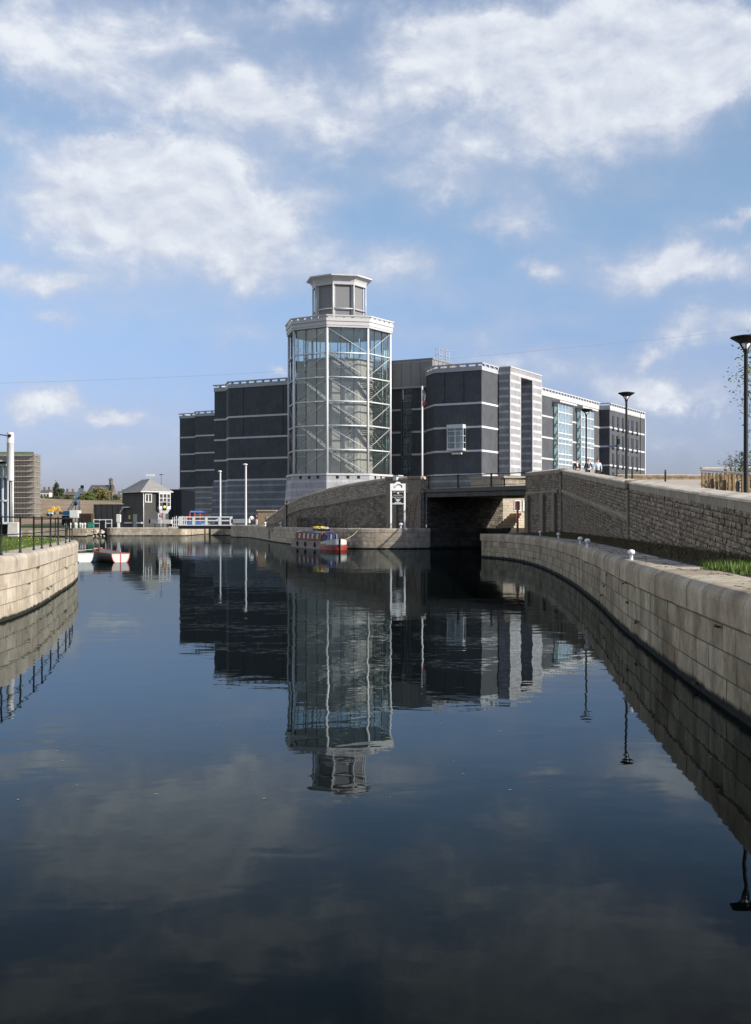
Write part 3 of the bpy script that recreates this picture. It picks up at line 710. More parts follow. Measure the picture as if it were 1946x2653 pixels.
def ring_prism(m, outer, inner, z0, z1):
    n = len(outer)
    for i in range(n):
        j = (i + 1) % n; a, b_, c, d = outer[i], outer[j], inner[j], inner[i]
        m.face([(*a, z0), (*b_, z0), (*b_, z1), (*a, z1)]); m.face([(*d, z0), (*c, z0), (*c, z1), (*d, z1)])
        m.face([(*a, z1), (*b_, z1), (*c, z1), (*d, z1)]); m.face([(*a, z0), (*b_, z0), (*c, z0), (*d, z0)])
def slots_of(poly, idx, pitch=2.1):
    out = []
    for i in idx:
        a, b_ = poly[i], poly[(i+1) % len(poly)]; out.append((a, b_, max(1, int((Vector(b_) - Vector(a)).length / pitch))))
    return out
Pm = xy((-20.6, 280), 0, -12)
mid = [Pm, (-35.4, 288.2), (-36.7, 294), (-39.8, 295.7), xy((-39.8, 295.7), 26), xy(Pm, 34)]
block(mid, 36.4, 34.75, slots=slots_of(mid, (0, 1, 2)))
lw = [(-40.2, 344.4), (-52.9, 351.4), (-53.6, 356), (-58.7, 358.8), xy((-58.7, 358.8), 25), xy((-40.2, 344.4), 30)]
block(lw, 35.0, 33.5, slots=slots_of(lw, (0, 2)))
# recessed entrance front with a tall glazed slot, zinc storey above
rc = [(-10.6, 278.35), xy((4.44, 270), 0, -1.48), xy((4.44, 270), 2.2, -1.48), xy((4.44, 270), 2.2, -4.17), xy((4.44, 270), 0, -4.17), (11.4, 266.15), xy((11.4, 266.15), 24), xy((-10.6, 278.35), 24)]
m = MB(); m.prism(rc, 1.8, 32.5); m.build('wall', M_DARK, mus)
for z in LV[1:]:
    for v0, v1 in ((-1.4, 17), (-7.7, -4.25)):
        m = MB(); m.obox(xy((4.44, 270)), V, v0, v1, -.1, .1, z - .36, z + .06); m.build('stone_band', M_BAND, mus)
m = MB(); m.obox(xy((4.44, 270)), V, -8, 16.8, -3, .55, 32.5, 32.95); m.build('canopy', M_PARA, mus)
gf = MB(); gw = 2.69; g0 = xy((4.44, 270), .25, -1.48)
for v in (0, -.55, -1.34, -2.1, -gw + .09): gf.obox(g0, V, v - .09, v, -.05, .09, 2, 32.4)
for z in [4.5 + 2.52*i for i in range(11)]: gf.obox(g0, V, -gw, 0, -.04, .08, z - .06, z + .06)
fr = gf.build('glazed_strip', mat('blue grey window frame', (.16, .22, .28), .4, .1), mus)
g = MB(); g.face([(*xy(g0, .02, 0), 2), (*xy(g0, .02, -gw), 2), (*xy(g0, .02, -gw), 32.4), (*xy(g0, .02, 0), 32.4)]); g.build('pane', M_WGLASS, fr)
for z in LV + [31.0]:
    g = MB(); g.obox(xy(g0, .6, 0), V, -gw + .05, -.05, -1.2, -.1, z - .2, z + .2); g.build('floor_edge', M_BAND, fr)
zb = [(-10.7, 278.6), xy((4.44, 270), .15, -9.3), xy(xy((4.44, 270), .15, -9.3), 16), xy((-10.7, 278.6), 16)]
m = MB(); m.prism(zb, 32.95, 38.7); m.prism(grow(zb, .15), 38.7, 39.05); m.build('roof_storey', M_ZINC, mus)
m = MB(); z0 = xy((4.44, 270), .15, -9.3)
for i in range(6): m.obox(xy(z0, 2.2*i + .8), U, -.05, .05, -.08, 0, 33, 38.7)
for i in range(9): m.obox(xy(z0, 0, 2.4*i + .6), V, -.05, .05, .0, .07, 33, 38.7)
m.build('cladding_seam', mat('zinc seam', (.15, .15, .155), .5, .1), mus)
# rail cage of the roof ladder
m = MB(); c = xy(z0, 3.5)
for ua, ub in ((0, 1.6), (3.6, 5.2)):
    m = MB()
    for v_ in (0, .9):
        for u_ in (ua, ub): q = xy(c, u_, v_); m.bar((*q, 38.9), (*q, 41.6), .045, n=5)
        for z in (40.2, 41.6): m.bar((*xy(c, ua, v_), z), (*xy(c, ub, v_), z), .045, n=5)
    for z in (40.2, 41.6):
        for u_ in (ua, ub): m.bar((*xy(c, u_, 0), z), (*xy(c, u_, .9), z), .045, n=5)
    m.build('roof_ladder', M_STEEL, mus)
# corner block with the oriel
K = (22.4, 252.6)
cb_ = [K, xy(K, 0, 11.05), (11.2, 264.3), xy((11.2, 264.3), 10), xy(K, 12)]
block(cb_, 36.3, 34.7, slots=slots_of(cb_, (0, 1, 4)))
vm = (Vector(mid[1]) - Vector(mid[0])).normalized()
for p_, d_, v in ((K, V, 4.1), (K, V, 8.6), (Pm, vm, 13.2), (Pm, vm, 24.6)):
    m = MB(); m.obox(p_, d_, v - .05, v + .05, -.04, .04, 28.05 if d_ is V else 22.95, 34.7); m.build('expansion_joint', M_BLACK, mus)
m = MB(); m.obox(K, U, 8.72, 8.95, -.14, .0, 2, 36.0); m.build('expansion_joint', M_BLACK, mus)
def oriel():
    f = MB(); p = xy(K); v0, v1, o = 3.6, 7.4, 1.5
    f.obox(p, V, v0, v1, .0, o + .15, 22.5, 23.3); f.obox(p, V, v0, v1, 0, o + .15, 17.75, 18.25)
    for v in (v0, v1 - .15, (v0 + v1)/2 - .06):
        f.obox(p, V, v, v + .15, o - .15, o, 18.25, 22.5)
    for z in (19.5, 20.9, 21.9): f.obox(p, V, v0 + .15, v1 - .15, o - .1, o - .02, z - .06, z + .06)
    for v in (v0, v1 - .15): f.obox(p, V, v, v + .15, 0.02, .2, 18.25, 22.5)
    for z in (19.5, 20.9):
        for v in (v0 + .04, v1 - .1): f.obox(p, V, v, v + .06, .2, o - .15, z - .05, z + .05)
    f.obox(p, V, v0 + .8, v1 - .8, 0.02, .8, 17.0, 17.4)
    w = f.build('oriel_window', M_WHITE, mus)
    g = MB(); q = lambda v, o_, z: (p[0] + V.x*v - V.y*o_, p[1] + V.y*v + V.x*o_, z)
    g.face([q(v0 + .1, o - .07, 18.3), q(v1 - .1, o - .07, 18.3), q(v1 - .1, o - .07, 22.5), q(v0 + .1, o - .07, 22.5)])
    for v in (v0 + .07, v1 - .07): g.face([q(v, .05, 18.3), q(v, o - .1, 18.3), q(v, o - .1, 22.5), q(v, .05, 22.5)])
    g.build('pane', M_WGLASS, w)
    g = MB(); g.obox(p, V, v0 + 1.0, v1 - 1.3, .05, .5, 18.3, 22.3); g.build('interior_panel', M_WHITE2, w)
oriel()
# banded portal
Qi = (26.7, 260.3); Qo = xy(Qi, 0, -2.86)
def qbox(u0, u1, v0, v1, z0, z1): m = MB(); m.prism([xy(Qo, u0, v0), xy(Qo, u1, v0), xy(Qo, u1, v1), xy(Qo, u0, v1)], z0, z1); return m
for u0, u1 in ((0, 5.8), (13.0, 18.5)):
    m = MB(); m.prism([xy(Qo, u0, 0), xy(Qo, u1, 0), xy(Qo, u1, 3.4), xy(Qo, u0, 3.4)], 1.8, 34.5); m.build('portal_pier', M_PORTAL, mus)
m = MB(); m.prism([xy(Qo, 0, 0), xy(Qo, 18.5, 0), xy(Qo, 18.5, 3.4), xy(Qo, 0, 3.4)], 34.5, 36.1)
m.build('portal_lintel', M_PORTAL, mus)
qbox(-.1, 18.6, -.1, 3.4, 36.1, 36.35).build('portal_coping', M_PARAW, mus)
qbox(.05, 18.4, 3.4, 9, 1.8, 35.9).build('wall', M_DARK, mus)
for u0 in (0.001, 5.8, 13.0, 18.5):
    qbox(u0 - .14, u0 + .14, -.03, .22, 2, 34.45).build('quoin_strip', M_PARAW, mus)
# long right wing with two glazed bays
wgp = [xy(K, 27.5), xy(K, 27.5, 20), xy(K, 77.4, 20), xy(K, 77.4)]
block(wgp, 34.5, 32.6, slots=[(xy(K, 27.5), xy(K, 77.4), 24)], base=True, parm=M_PARAW, bandm=M_PARAW)
def bay(u0, u1):
    f = MB(); p = xy(K); o = 1.3; n = 4; a = U
    for i in range(n + 1): l = u0 + (u1 - u0 - .22)*i/n; f.obox(p, a, l, l + .22, -o, -o + .2, 2.2, 31.4)
    for z in [4.0 + 2.525*i for i in range(11)]: f.obox(p, a, u0, u1, -o - .03, -o + .12, z - .13, z + .13)
    for z in LV[1:3]: f.obox(p, a, u0, u1, -o - .08, -o + .2, z - .2, z + .2)
    for l in (u0, u1 - .2): f.obox(p, a, l, l + .2, -o + .2, -.02, 30.9, 31.4)
    w = f.build('glazed_bay', M_WHITE, mus)
    g = MB(); q = lambda l, o_, z: (p[0] + a.x*l - a.y*o_, p[1] + a.y*l + a.x*o_, z)
    g.face([q(u0, -o + .06, 2.2), q(u1, -o + .06, 2.2), q(u1, -o + .06, 31.4), q(u0, -o + .06, 31.4)])
    for l in (u0 + .08, u1 - .08): g.face([q(l, -o + .1, 2.2), q(l, -.02, 2.2), q(l, -.02, 31.4), q(l, -o + .1, 31.4)])
    g.build('pane', glassmat('aqua bay glass', (.80, .92, .93), .3, .30, (.46, .58, .59)), w)
    s_ = MB()
    for i in range(n):
        for z in [3.0 + 2.525*k for k in range(11)]:
            l = u0 + (u1 - u0)*(i + .1)/n; s_.beam(q(l, -.7, z), q(l + (u1 - u0)/n*.8, -.5, z + 1.7), .2, .5)
    s_.build('louvre', M_WHITE, w)
    k_ = MB(); k_.obox(p, a, u0 + .05, u1 - .05, -.25, -.12, 2.2, 31.4); k_.build('lining', mat('pale bay lining', (.32, .38, .39), .7, .1), w)
    c_ = MB(); c_.obox(p, a, u0 - .6, u1 + 1.6, -o - .7, -.02, 31.5, 31.95)
    for i in range(6): l = u0 + (u1 - u0)*i/5; c_.obox(p, a, l - .08, l + .08, -o - .6, -.05, 31.3, 31.5)
    c_.build('canopy', M_PARAW, w)
bay(42.5, 52.5); bay(59, 69)
# end block with narrow windows
E = (62.4, 318.9)
eb = [E, xy(E, 0, 18), xy(E, 32.5, 18), xy(E, 32.5)]
block(eb, 34.35, 32.5, slots=[(xy(E), xy(E, 32.5), 16)], parm=M_PARA, bandm=M_BAND, base=False, levels=[7.75] + LV)
m = MB(); m.obox(xy(E), U, 0, 32.5, -.16, -.1, 32.4, 33.6); m.build('parapet_face', M_PARAW, mus)
for u in (2.9, 7.2, 11.6, 15.9, 20.3, 24.8):
    for k in range(5):
        zt = 31.0 - 5.05*k; zb = zt - 3.5; p = xy(E)
        f = MB()
        for l0, l1, z0, z1 in ((u - .72, u - .62, zb, zt), (u + .62, u + .72, zb, zt), (u - .72, u + .72, zt, zt + .1)): f.obox(p, U, l0, l1, -.17, 0, z0, z1)
        f.obox(p, U, u - .85, u + .85, -.5, 0, zb - .25, zb - .01); f.obox(p, U, u - .25, u + .62, -.28, -.02, zb + 1.3, zb + 1.6)
        w = f.build('window', M_DARK, mus); g = MB(); g.obox(p, U, u - .62, u + .62, -.11, 0.0, zb, zt); g.build('pane', M_DGLASS, w)
m = MB(); m.obox(xy(E), U, 27.6, 27.75, -.22, -.1, 2, 34.2); m.build('downpipe', M_BLACK, mus)
m = MB(); m.obox(xy(E), U, 31.9, 32.6, -.25, .1, 2, 32.4); m.build('quoin_strip', M_PARAW, mus)

# ================================================================== GLASS TOWER
T = Vector((-7.9, 260)); TH = [R(-11 + 45*k) for k in range(8)]
def oct_(r, th=TH, c=T): return [(c.x + r*math.sin(a), c.y - r*math.cos(a)) for a in th]
tow = thing('glass_tower', 'octagonal glass stair tower with white frame and a grey lantern on top', 'tower', (T.x, T.y, 2))
m = MB(); m.loft([(x, y, 1.8) for x, y in oct_(12.7)], [(x, y, 12.35) for x, y in oct_(11.75)])
m.build('base', brickmat('pale tower base brick', (.31, .315, .33), stripes=(1.683, 12.8 - 1.683*8 - .25, .5, (.39, .395, .41))), tow)
m = MB(); m.prism(oct_(11.95), 12.35, 12.75); m.build('sill', M_PARAW, tow)
m = MB()
for k in range(8):
    a, b_ = Vector(oct_(11.75)[k]), Vector(oct_(11.75)[(k+1) % 8])
    for i in (1, 2, 3):
        c = a.lerp(b_, i/4); d = (b_ - a).normalized(); m.obox(c, d, -.32, .32, -.06, .06, 11.2, 12.3); 
m.build('vent_slot', M_BLACK, tow)
RC = 11.3; TR = [17.7, 22.75, 27.8, 32.85, 37.9]
for k in range(8):
    p = oct_(RC)[k]; m = MB(); m.bar((*p, 12.75), (*p, 43.2), .26, n=12); m.build('column', M_WHITE, tow)
for k in range(8):
    a, b_ = oct_(RC - .05)[k], oct_(RC - .05)[(k+1) % 8]; A, B = Vector((*a, 0)), Vector((*b_, 0)); d = (B - A).normalized()
    for z in TR:
        m = MB(); m.bar((A + d*.2) + Vector((0, 0, z)), (B - d*.2) + Vector((0, 0, z)), .16, n=8); m.build('transom', M_WHITE, tow)
    m = MB(); zs = [12.75] + TR + [43.2]
    # single diagonal tie in every storey, alternating between neighbouring faces
    for z0, z1 in zip(zs, zs[1:]):
        if k % 2 == 0: m.bar(A + d*.3 + Vector((0, 0, z1 - .3)), B - d*.3 + Vector((0, 0, z0 + .3)), .065 if k in (0, 1) else .03, n=6)
        else: m.bar(A + d*.3 + Vector((0, 0, z0 + .3)), B - d*.3 + Vector((0, 0, z1 - .3)), .065 if k in (0, 1) else .03, n=6)
    m.build('brace', M_STEEL, tow)
    ga, gb_ = Vector((*oct_(RC - .35)[k], 0)), Vector((*oct_(RC - .35)[(k+1) % 8], 0))
    g = MB(); g.face([ga + Vector((0, 0, 12.75)), gb_ + Vector((0, 0, 12.75)), gb_ + Vector((0, 0, 43.2)), ga + Vector((0, 0, 43.2))])
    pn = g.build('pane', M_TGLASS, tow)
    m = MB(); gd = (gb_ - ga).normalized()
    for i in (1, 2): q = ga.lerp(gb_, i/3); m.obox((q.x, q.y), (gd.x, gd.y), -.07, .07, -.08, .08, 12.75, 43.2)
    m.build('mullion', mat('dark grey mullion', (.035, .05, .05), .4, .1), pn)
m = MB(); m.prism(oct_(11.75), 43.2, 43.6); m.loft([(x, y, 43.6) for x, y in oct_(11.85)], [(x, y, 44.35) for x, y in oct_(11.85)])
m.prism(oct_(12.0), 44.42, 45.1); m.build('cornice', M_PARAW, tow)
m = MB(); m.prism(oct_(11.6), 44.3, 44.45); m.build('roof', M_PARA, tow)
m = MB(); o1, o2 = oct_(12.02), oct_(12.02)
for k in range(8):
    a, b_ = Vector((*o1[k], 45.56)), Vector((*o1[(k+1) % 8], 45.56)); m.beam(a, b_, .3, .26)
    for i in range(5): q = a.lerp(b_, (i + .5)/5); m.obox((q.x, q.y), tuple((b_ - a).normalized()[:2]), -.62, .62, .0, .25, 45.08, 45.45)
m.build('roof_rail', M_PARAW, tow)
# lantern
lan = MB(); lan.prism(oct_(5.35), 44.45, 53.4); lan.build('lantern_panel', mat('grey louvre panel', (.15, .15, .155), .6, .06, 1.2), tow)
m = MB()
for k in range(8):
    p = oct_(5.85)[k]; m.bar((*p, 44.45), (*p, 53.45), .17, n=8)
    a, b_ = Vector((*oct_(5.8)[k], 48.1)), Vector((*oct_(5.8)[(k+1) % 8], 48.1)); m.bar(a, b_, .13, n=6)
    a, b_ = Vector((*oct_(5.42)[k], 0)), Vector((*oct_(5.42)[(k+1) % 8], 0)); d = (b_ - a).normalized()
    for f_ in (.045, .955):
        q = a.lerp(b_, f_); m.obox((q.x, q.y), (d.x, d.y), -.14, .14, -.1, .06, 44.5, 53.4)
m.build('lantern_frame', M_STEEL, tow)
m = MB(); rows = []
for i in range(7):
    tt = i/6; rows.append([(x, y, 53.2 + 1.65*math.sin(tt*math.pi/2)**1.0) for x, y in oct_(5.95 + 1.3*(1 - math.cos(tt*math.pi/2)))])
m.grid(rows, .5, True); m.face([Vector(p) for p in rows[0]])
m.prism(oct_(7.35), 54.82, 55.12); m.build('lantern_cornice', M_PARAW, tow)
# what stands inside: wall core with wall panels, stair flights, viewing floor
M_CORE = mat('warm plaster core', (.36, .285, .245), .8, .2, .6)
core = MB(); core.prism(oct_(7.4), 12.5, 37.2); cw = core.build('core', M_CORE, tow)
m = MB(); mk = mat('steel trophies of arms', (.16, .17, .18), .35, .3, 3, metallic=.6)
for k in range(8):
    a, b_ = Vector((*oct_(7.42)[k], 0)), Vector((*oct_(7.42)[(k+1) % 8], 0)); d = (b_ - a).normalized(); nn = Vector((d.y, -d.x, 0))
    for z in (16.3, 19.7, 25.9, 29.7, 34.5):
        c = a.lerp(b_, .72) + Vector((0, 0, z)); rr = .85 if z in (16.3, 25.9) else 1.0
        for ring in range(3):
            for i in range(14):
                t0 = 2*math.pi*i/14; r0, r1 = rr*(.28 + .26*ring), rr*(.46 + .26*ring)
                P = lambda r, t: c + d*r*math.cos(t) + Vector((0, 0, 1))*r*1.25*math.sin(t) + nn*.05
                m.face([P(r0, t0), P(r1, t0 + .08), P(r1, t0 + .3), P(r0, t0 + .25)])
m.build('trophy', mk, cw)
for k in range(8):
    a, b_ = Vector((*oct_(9.1)[k], 0)), Vector((*oct_(9.1)[(k+1) % 8], 0))
    m = MB(); zs = [12.75] + TR
    for j, (z0, z1) in enumerate(zip(zs, zs[1:])):
        if (j + k) % 2: continue
        n = 14
        for i in range(n):
            q = a.lerp(b_, (i + .5)/n); d = (b_ - a).normalized(); z = z1 - (z1 - z0)*(i + .5)/n
            m.obox((q.x, q.y), (d.x, d.y), -.28, .28, -1.1, 1.1, z - .22, z)
        nn = Vector((d.y, -d.x, 0))*-1.15
        for o in (1.15, -1.15):
            m.beam(a + Vector((-d.y, d.x, 0))*o + Vector((0, 0, z1 + .9)), b_ + Vector((-d.y, d.x, 0))*o + Vector((0, 0, z0 + .9)), .06, .1)
    m.build('stair_flight', mat('pale stair concrete', (.27, .25, .23), .7, .1), tow)
for z in TR[:-1] + [37.3]:
    m = MB(); m.prism(oct_(8.0), z - .12, z + .12); m.build('landing', mat('pale landing slab', (.3, .3, .29), .7, .1), tow)
m = MB()
for k in range(8):
    a, b_ = Vector((*oct_(7.9)[k], 38.4)), Vector((*oct_(7.9)[(k+1) % 8], 38.4)); m.bar(a, b_, .06, n=5)
    for i in range(4): q = a.lerp(b_, i/4); m.bar((q.x, q.y, 37.3), (q.x, q.y, 38.4 if i else 43.2), .05 if i else .12, n=6)
m.build('inner_railing', M_STEEL, tow)

# ================================================================== GENERAL MAKERS
def text(body, size, c, material, parent, name='lettering', width=None):
    """flat raised lettering on a face that looks towards -Y, centred on c"""
    cu = bpy.data.curves.new(name, 'FONT'); cu.body = body; cu.size = size; cu.align_x = 'CENTER'; cu.align_y = 'CENTER'; cu.extrude = .006; cu.offset = .004
    o = bpy.data.objects.new(name, cu); COL.objects.link(o)
    dg = bpy.context.evaluated_depsgraph_get(); me = bpy.data.meshes.new_from_object(o.evaluated_get(dg)); bpy.data.objects.remove(o)
    off = parent_loc(parent); xs_ = [v.co.x for v in me.vertices]; k = width/(max(xs_) - min(xs_)) if width else 1
    for v in me.vertices: v.co = Vector((c[0] + v.co.x*k, c[1] - v.co.z, c[2] + v.co.y)) - off
    me.materials.clear(); me.materials.append(material)
    o = bpy.data.objects.new(name, me); COL.objects.link(o); o.parent = parent; return o
def skin(name, verts, edges, material, parent, sub=1):
    """one continuous body grown round a skeleton: verts are (x,y,z,radius)"""
    me = bpy.data.meshes.new(name); me.from_pydata([v[:3] for v in verts], edges, [])
    o = bpy.data.objects.new(name, me); COL.objects.link(o); o.modifiers.new('skin', 'SKIN'); o.modifiers['skin'].use_smooth_shade = True
    for sv, v in zip(me.skin_vertices[0].data, verts): sv.radius = (v[3], v[4] if len(v) > 4 else v[3])
    me.skin_vertices[0].data[0].use_root = True
    sb = o.modifiers.new('sub', 'SUBSURF'); sb.levels = sub; sb.render_levels = sub
    dg = bpy.context.evaluated_depsgraph_get(); m2 = bpy.data.meshes.new_from_object(o.evaluated_get(dg)); bpy.data.objects.remove(o)
    m2.materials.clear(); m2.materials.append(material)
    r = bpy.data.objects.new(name, m2); COL.objects.link(r); r.parent = parent; return r
M_SKIN = mat('skin', (.52, .33, .25), .6, .1)
def person(label, loc, rz, h, top, legs, shirt=None, tie=None, hair=(.05, .035, .025), stride=.12, arm=.06, bend=.05, group=None, sleeves=True, longcoat=False):
    t = thing('person', label, 'person', loc, group); t.rotation_euler = (0, 0, rz); k = h/1.78; t.scale = (k, k, k)
    B = [(0, 0, .95, .11, .09), (0, 0, 1.15, .11, .085), (0, 0, 1.36, .13, .09), (0, -.005, 1.49, .055), (0, -.02, 1.56, .07, .075), (0, -.025, 1.65, .083, .098), (0, -.015, 1.735, .07, .085)]
    E = [(i, i + 1) for i in range(6)]
    def add(v, to): B.append(v); E.append((to, len(B) - 1)); return len(B) - 1
    add((0, -.125, 1.625, .012), 5)
    for s in (-1, 1):
        add((s*.088, -.01, 1.635, .014), 5)
        sw = stride*s
        a = add((s*.185, 0, 1.41, .058), 2); e = add((s*(.235 + arm), .03 + sw*.3, 1.13, .042), a); wv = add((s*(.25 + arm), -.06 + sw*.9, .90, .03), e)
        pl = add((s*(.25 + arm), -.075 + sw, .84, .036, .02), wv)
        for i, (dx, L) in enumerate(((-.03, .075), (-.01, .085), (.01, .08), (.028, .062))):
            f1 = add((s*(.25 + arm) - dx*.3*s, -.085 + sw + dx, .84 - L*.55, .009), pl); add((s*(.24 + arm) - dx*.3*s, -.095 + sw + dx, .84 - L, .008), f1)
        f1 = add((s*(.235 + arm), -.115 + sw, .835, .01), pl); add((s*(.23 + arm), -.13 + sw, .80, .009), f1)
        hp = add((s*.095, 0, .88, .085), 0); kn = add((s*.10, -.03 - sw*.9, .49, .058), hp); an = add((s*.10, .0 - sw*1.6, .09, .036), kn); add((s*.115, -.14 - sw*1.6, .04, .036), an)
    skin('body', B, E, M_SKIN, t)
    # clothing follows the same joints
    sw = stride; L = [(0, 0, .97, .135, .11)]; le = []
    for s in (-1, 1):
        n = len(L); q = stride*s; L += [(s*.095, 0, .86, .105), (s*.10, -.03 - q*.9, .49, .078), (s*.10, .0 - q*1.6, .1, .062)]; le += [(0, n), (n, n + 1), (n + 1, n + 2)]
    skin('trousers', L, le, legs, t)
    J = [(0, 0, .84 if longcoat else .93, .15, .115), (0, 0, 1.12, .14, .108), (0, 0, 1.34, .155, .115), (0, .01, 1.46, .075)]; je = [(0, 1), (1, 2), (2, 3)]
    for s in (-1, 1):
        n = len(J); q = stride*s; J += [(s*.195, 0, 1.40, .078), (s*(.24 + arm), .03 + q*.3, 1.13, .06)] + ([(s*(.252 + arm), -.05 + q*.85, .93, .046)] if sleeves else [])
        je += [(2, n), (n, n + 1)] + ([(n + 1, n + 2)] if sleeves else [])
    skin('jacket', J, je, top, t)
    if shirt:
        m = MB(); m.face([(-.055, -.128, 1.43), (.055, -.128, 1.43), (.035, -.150, 1.15), (-.035, -.150, 1.15)]); m.build_local('shirt_front', shirt, t)
        if tie: m = MB(); m.face([(-.014, -.137, 1.42), (.014, -.137, 1.42), (.024, -.158, 1.2), (0, -.158, 1.16), (-.024, -.158, 1.2)]); m.build_local('tie', tie, t)
    for s in (-1, 1):
        m = MB(); m.ball((s*.10, -.05 - stride*s*1.6, .035), .05, .135, .04, 8, 5); m.build_local('shoe', M_BLACK, t)
        m = MB(); m.ball((s*.03, -.118, 1.655), .011, .006, .007, 6, 4); m.build_local('eye', M_BLACK, t)
    m = MB(); m.face([(-.025, -.121, 1.575), (.025, -.121, 1.575), (.02, -.12, 1.567), (-.02, -.12, 1.567)]); m.build_local('mouth', mat('lips', (.35, .14, .12), .5, 0), t)
    m = MB(); rows = []
    for j in range(6):
        a = math.pi/2*j/5; rows.append([(.094*math.cos(a)*math.cos(b_), -.008 + .112*math.cos(a)*math.sin(b_) , 1.672 - (.05 if math.sin(b_) > .1 else 0)*math.cos(a) + .095*math.sin(a)) for b_ in [2*math.pi*i/12 for i in range(12)]])
    m.grid(rows, .5, True, True); m.build_local('hair', mat('hair %.2f' % hair[0], hair, .7, .2), t)
    return t
def build_local(self, name, material, parent):
    """like build(), with the coordinates already in the parent's own frame"""
    off = parent_loc(parent); self.v = [(x + off.x, y + off.y, z + off.z) for x, y, z in self.v]; return self.build(name, material, parent)
MB.build_local = build_local
def leaf_mass(mb, c, r, n, size, rnd, clumps=None, flat_=.6):
    c = Vector(c); cl = []
    for k in range(clumps or max(6, n // 28)):
        while True:
            v = Vector((rnd.uniform(-1, 1), rnd.uniform(-1, 1), rnd.uniform(-1, 1)))
            if .35 < v.length < 1: break
        cl.append((Vector((v.x*r[0], v.y*r[1], v.z*r[2])), rnd.uniform(.16, .34)))
    for k in range(n):
        p, s_ = rnd.choice(cl); q = c + p + Vector((rnd.gauss(0, 1)*r[0]*s_, rnd.gauss(0, 1)*r[1]*s_, rnd.gauss(0, 1)*r[2]*s_*.8))*.6
        a = Vector((rnd.gauss(0, 1), rnd.gauss(0, 1), rnd.gauss(0, 1)*flat_)).normalized(); b_ = a.orthogonal().normalized()
        z = size*rnd.uniform(.6, 1.3); t_ = min(1, max(0, .5 + .35*rnd.gauss(0, 1)))
        mb.face([q - a*z*.5, q + b_*z*.28, q + a*z*.5, q - b_*z*.28], t_)
def tree(name, label, base, height, crown_r, n, size, leaf, seed, crown_c=.62, group=None, trunk_r=.12, limbs=9):
    rnd = random.Random(seed); t = thing(name, label, 'tree', base, group); b = Vector(base); m = MB()
    top = b + Vector((rnd.uniform(-.1, .1)*height*.3, 0, height*.8)); m.bar(b - Vector((0, 0, .2)), b.lerp(top, .5), trunk_r, trunk_r*.65, 7); m.bar(b.lerp(top, .5), top, trunk_r*.65, trunk_r*.2, 6)
    for i in range(limbs):
        p = b.lerp(top, rnd.uniform(.35, .85)); a = rnd.uniform(0, 6.28)
        q = p + Vector((math.cos(a)*crown_r[0]*rnd.uniform(.4, .8), math.sin(a)*crown_r[1]*rnd.uniform(.4, .8), crown_r[2]*rnd.uniform(.15, .5))); m.bar(p, q, trunk_r*.35, trunk_r*.08, 5)
        for j in range(2): m.bar(p.lerp(q, .6), q + Vector((rnd.uniform(-.3, .3)*crown_r[0], rnd.uniform(-.3, .3)*crown_r[1], rnd.uniform(0, .4)*crown_r[2])), trunk_r*.16, trunk_r*.04, 4)
    m.build('trunk', M_BARK, t); m = MB(); leaf_mass(m, b + Vector((0, 0, height*crown_c)), crown_r, n, size, rnd); m.build('crown', leaf, t); return t

# ================================================================== RIGHT BANK OBJECTS
def road_z(D): return interp([(23.6, 2.21), (30, 2.53), (56, 3.81), (100, 6.25), (113, 6.35)])(D)
def street_lamp(label, loc, h=5.2):
    t = thing('street_lamp', label, 'street lamp', loc, 'dark bowl topped street lamps along the ramp'); x, y, z = loc; p = MB()
    p.lathe(loc, [(.16, -.3), (.16, .06), (.12, .1), (.09, .8), (.085, .82), (.068, .85), (.055, h - .36)], 12); p.build('pole', M_LAMP, t)
    s = MB(); s.lathe(loc, [(.03, h + .04), (.24, h + .035), (.41, h), (.42, h - .028), (.33, h - .08), (.195, h - .165), (.04, h - .165)], 28); s.build('lamp_shade', M_LAMP, t)
    for i in range(6):
        a = i*math.pi/3 + .3; r = MB(); r.bar((x + .19*math.cos(a), y + .19*math.sin(a), z + h - .16), (x + .05*math.cos(a), y + .05*math.sin(a), z + h - .38), .014, n=5); r.build('bracket', M_LAMP, t)
    g = MB(); g.lathe(loc, [(.04, h - .37), (.15, h - .175), (.12, h - .17)], 16); g.build('diffuser', mat('frosted lamp glass', (.7, .72, .7), .25, .05), t)
    c = MB(); c.lathe(loc, [(.08, h - .42), (.08, h - .34), (.05, h - .32)], 12); c.build('collar', M_LAMP, t); return t
for px, D, lab in ((1932.6, 33, 'tall dark street lamp nearest the camera beside the timber fence'), (1623, 60, 'dark street lamp behind the ramp wall with bowl above the far museum block'), (1519, 82, 'farthest dark street lamp, behind the three walking men')):
    street_lamp(lab, tuple(atz(px, D, road_z(D))))
t = thing('signpost', 'slim black finger signpost beside the dark street lamp behind the wall', 'signpost', tuple(atz(1598.6, 88, road_z(88)))); x, y, z = t.location
m = MB(); m.lathe((x, y, z), [(.06, 0), (.05, .5), (.045, 3.3), (.07, 3.35), (.02, 3.5)], 8); m.build('post', M_BLACK, t)
m = MB(); m.box(x - .68, x - .05, y - .02, y + .02, z + 2.62, z + 2.78); m.build('sign_arm', mat('blue black sign', (.03, .05, .09), .4, .1), t)
m = MB(); m.box(x + .03, x + .2, y - .12, y + .12, z + 2.85, z + 3.25); m.build('sign_box', M_BLACK, t)
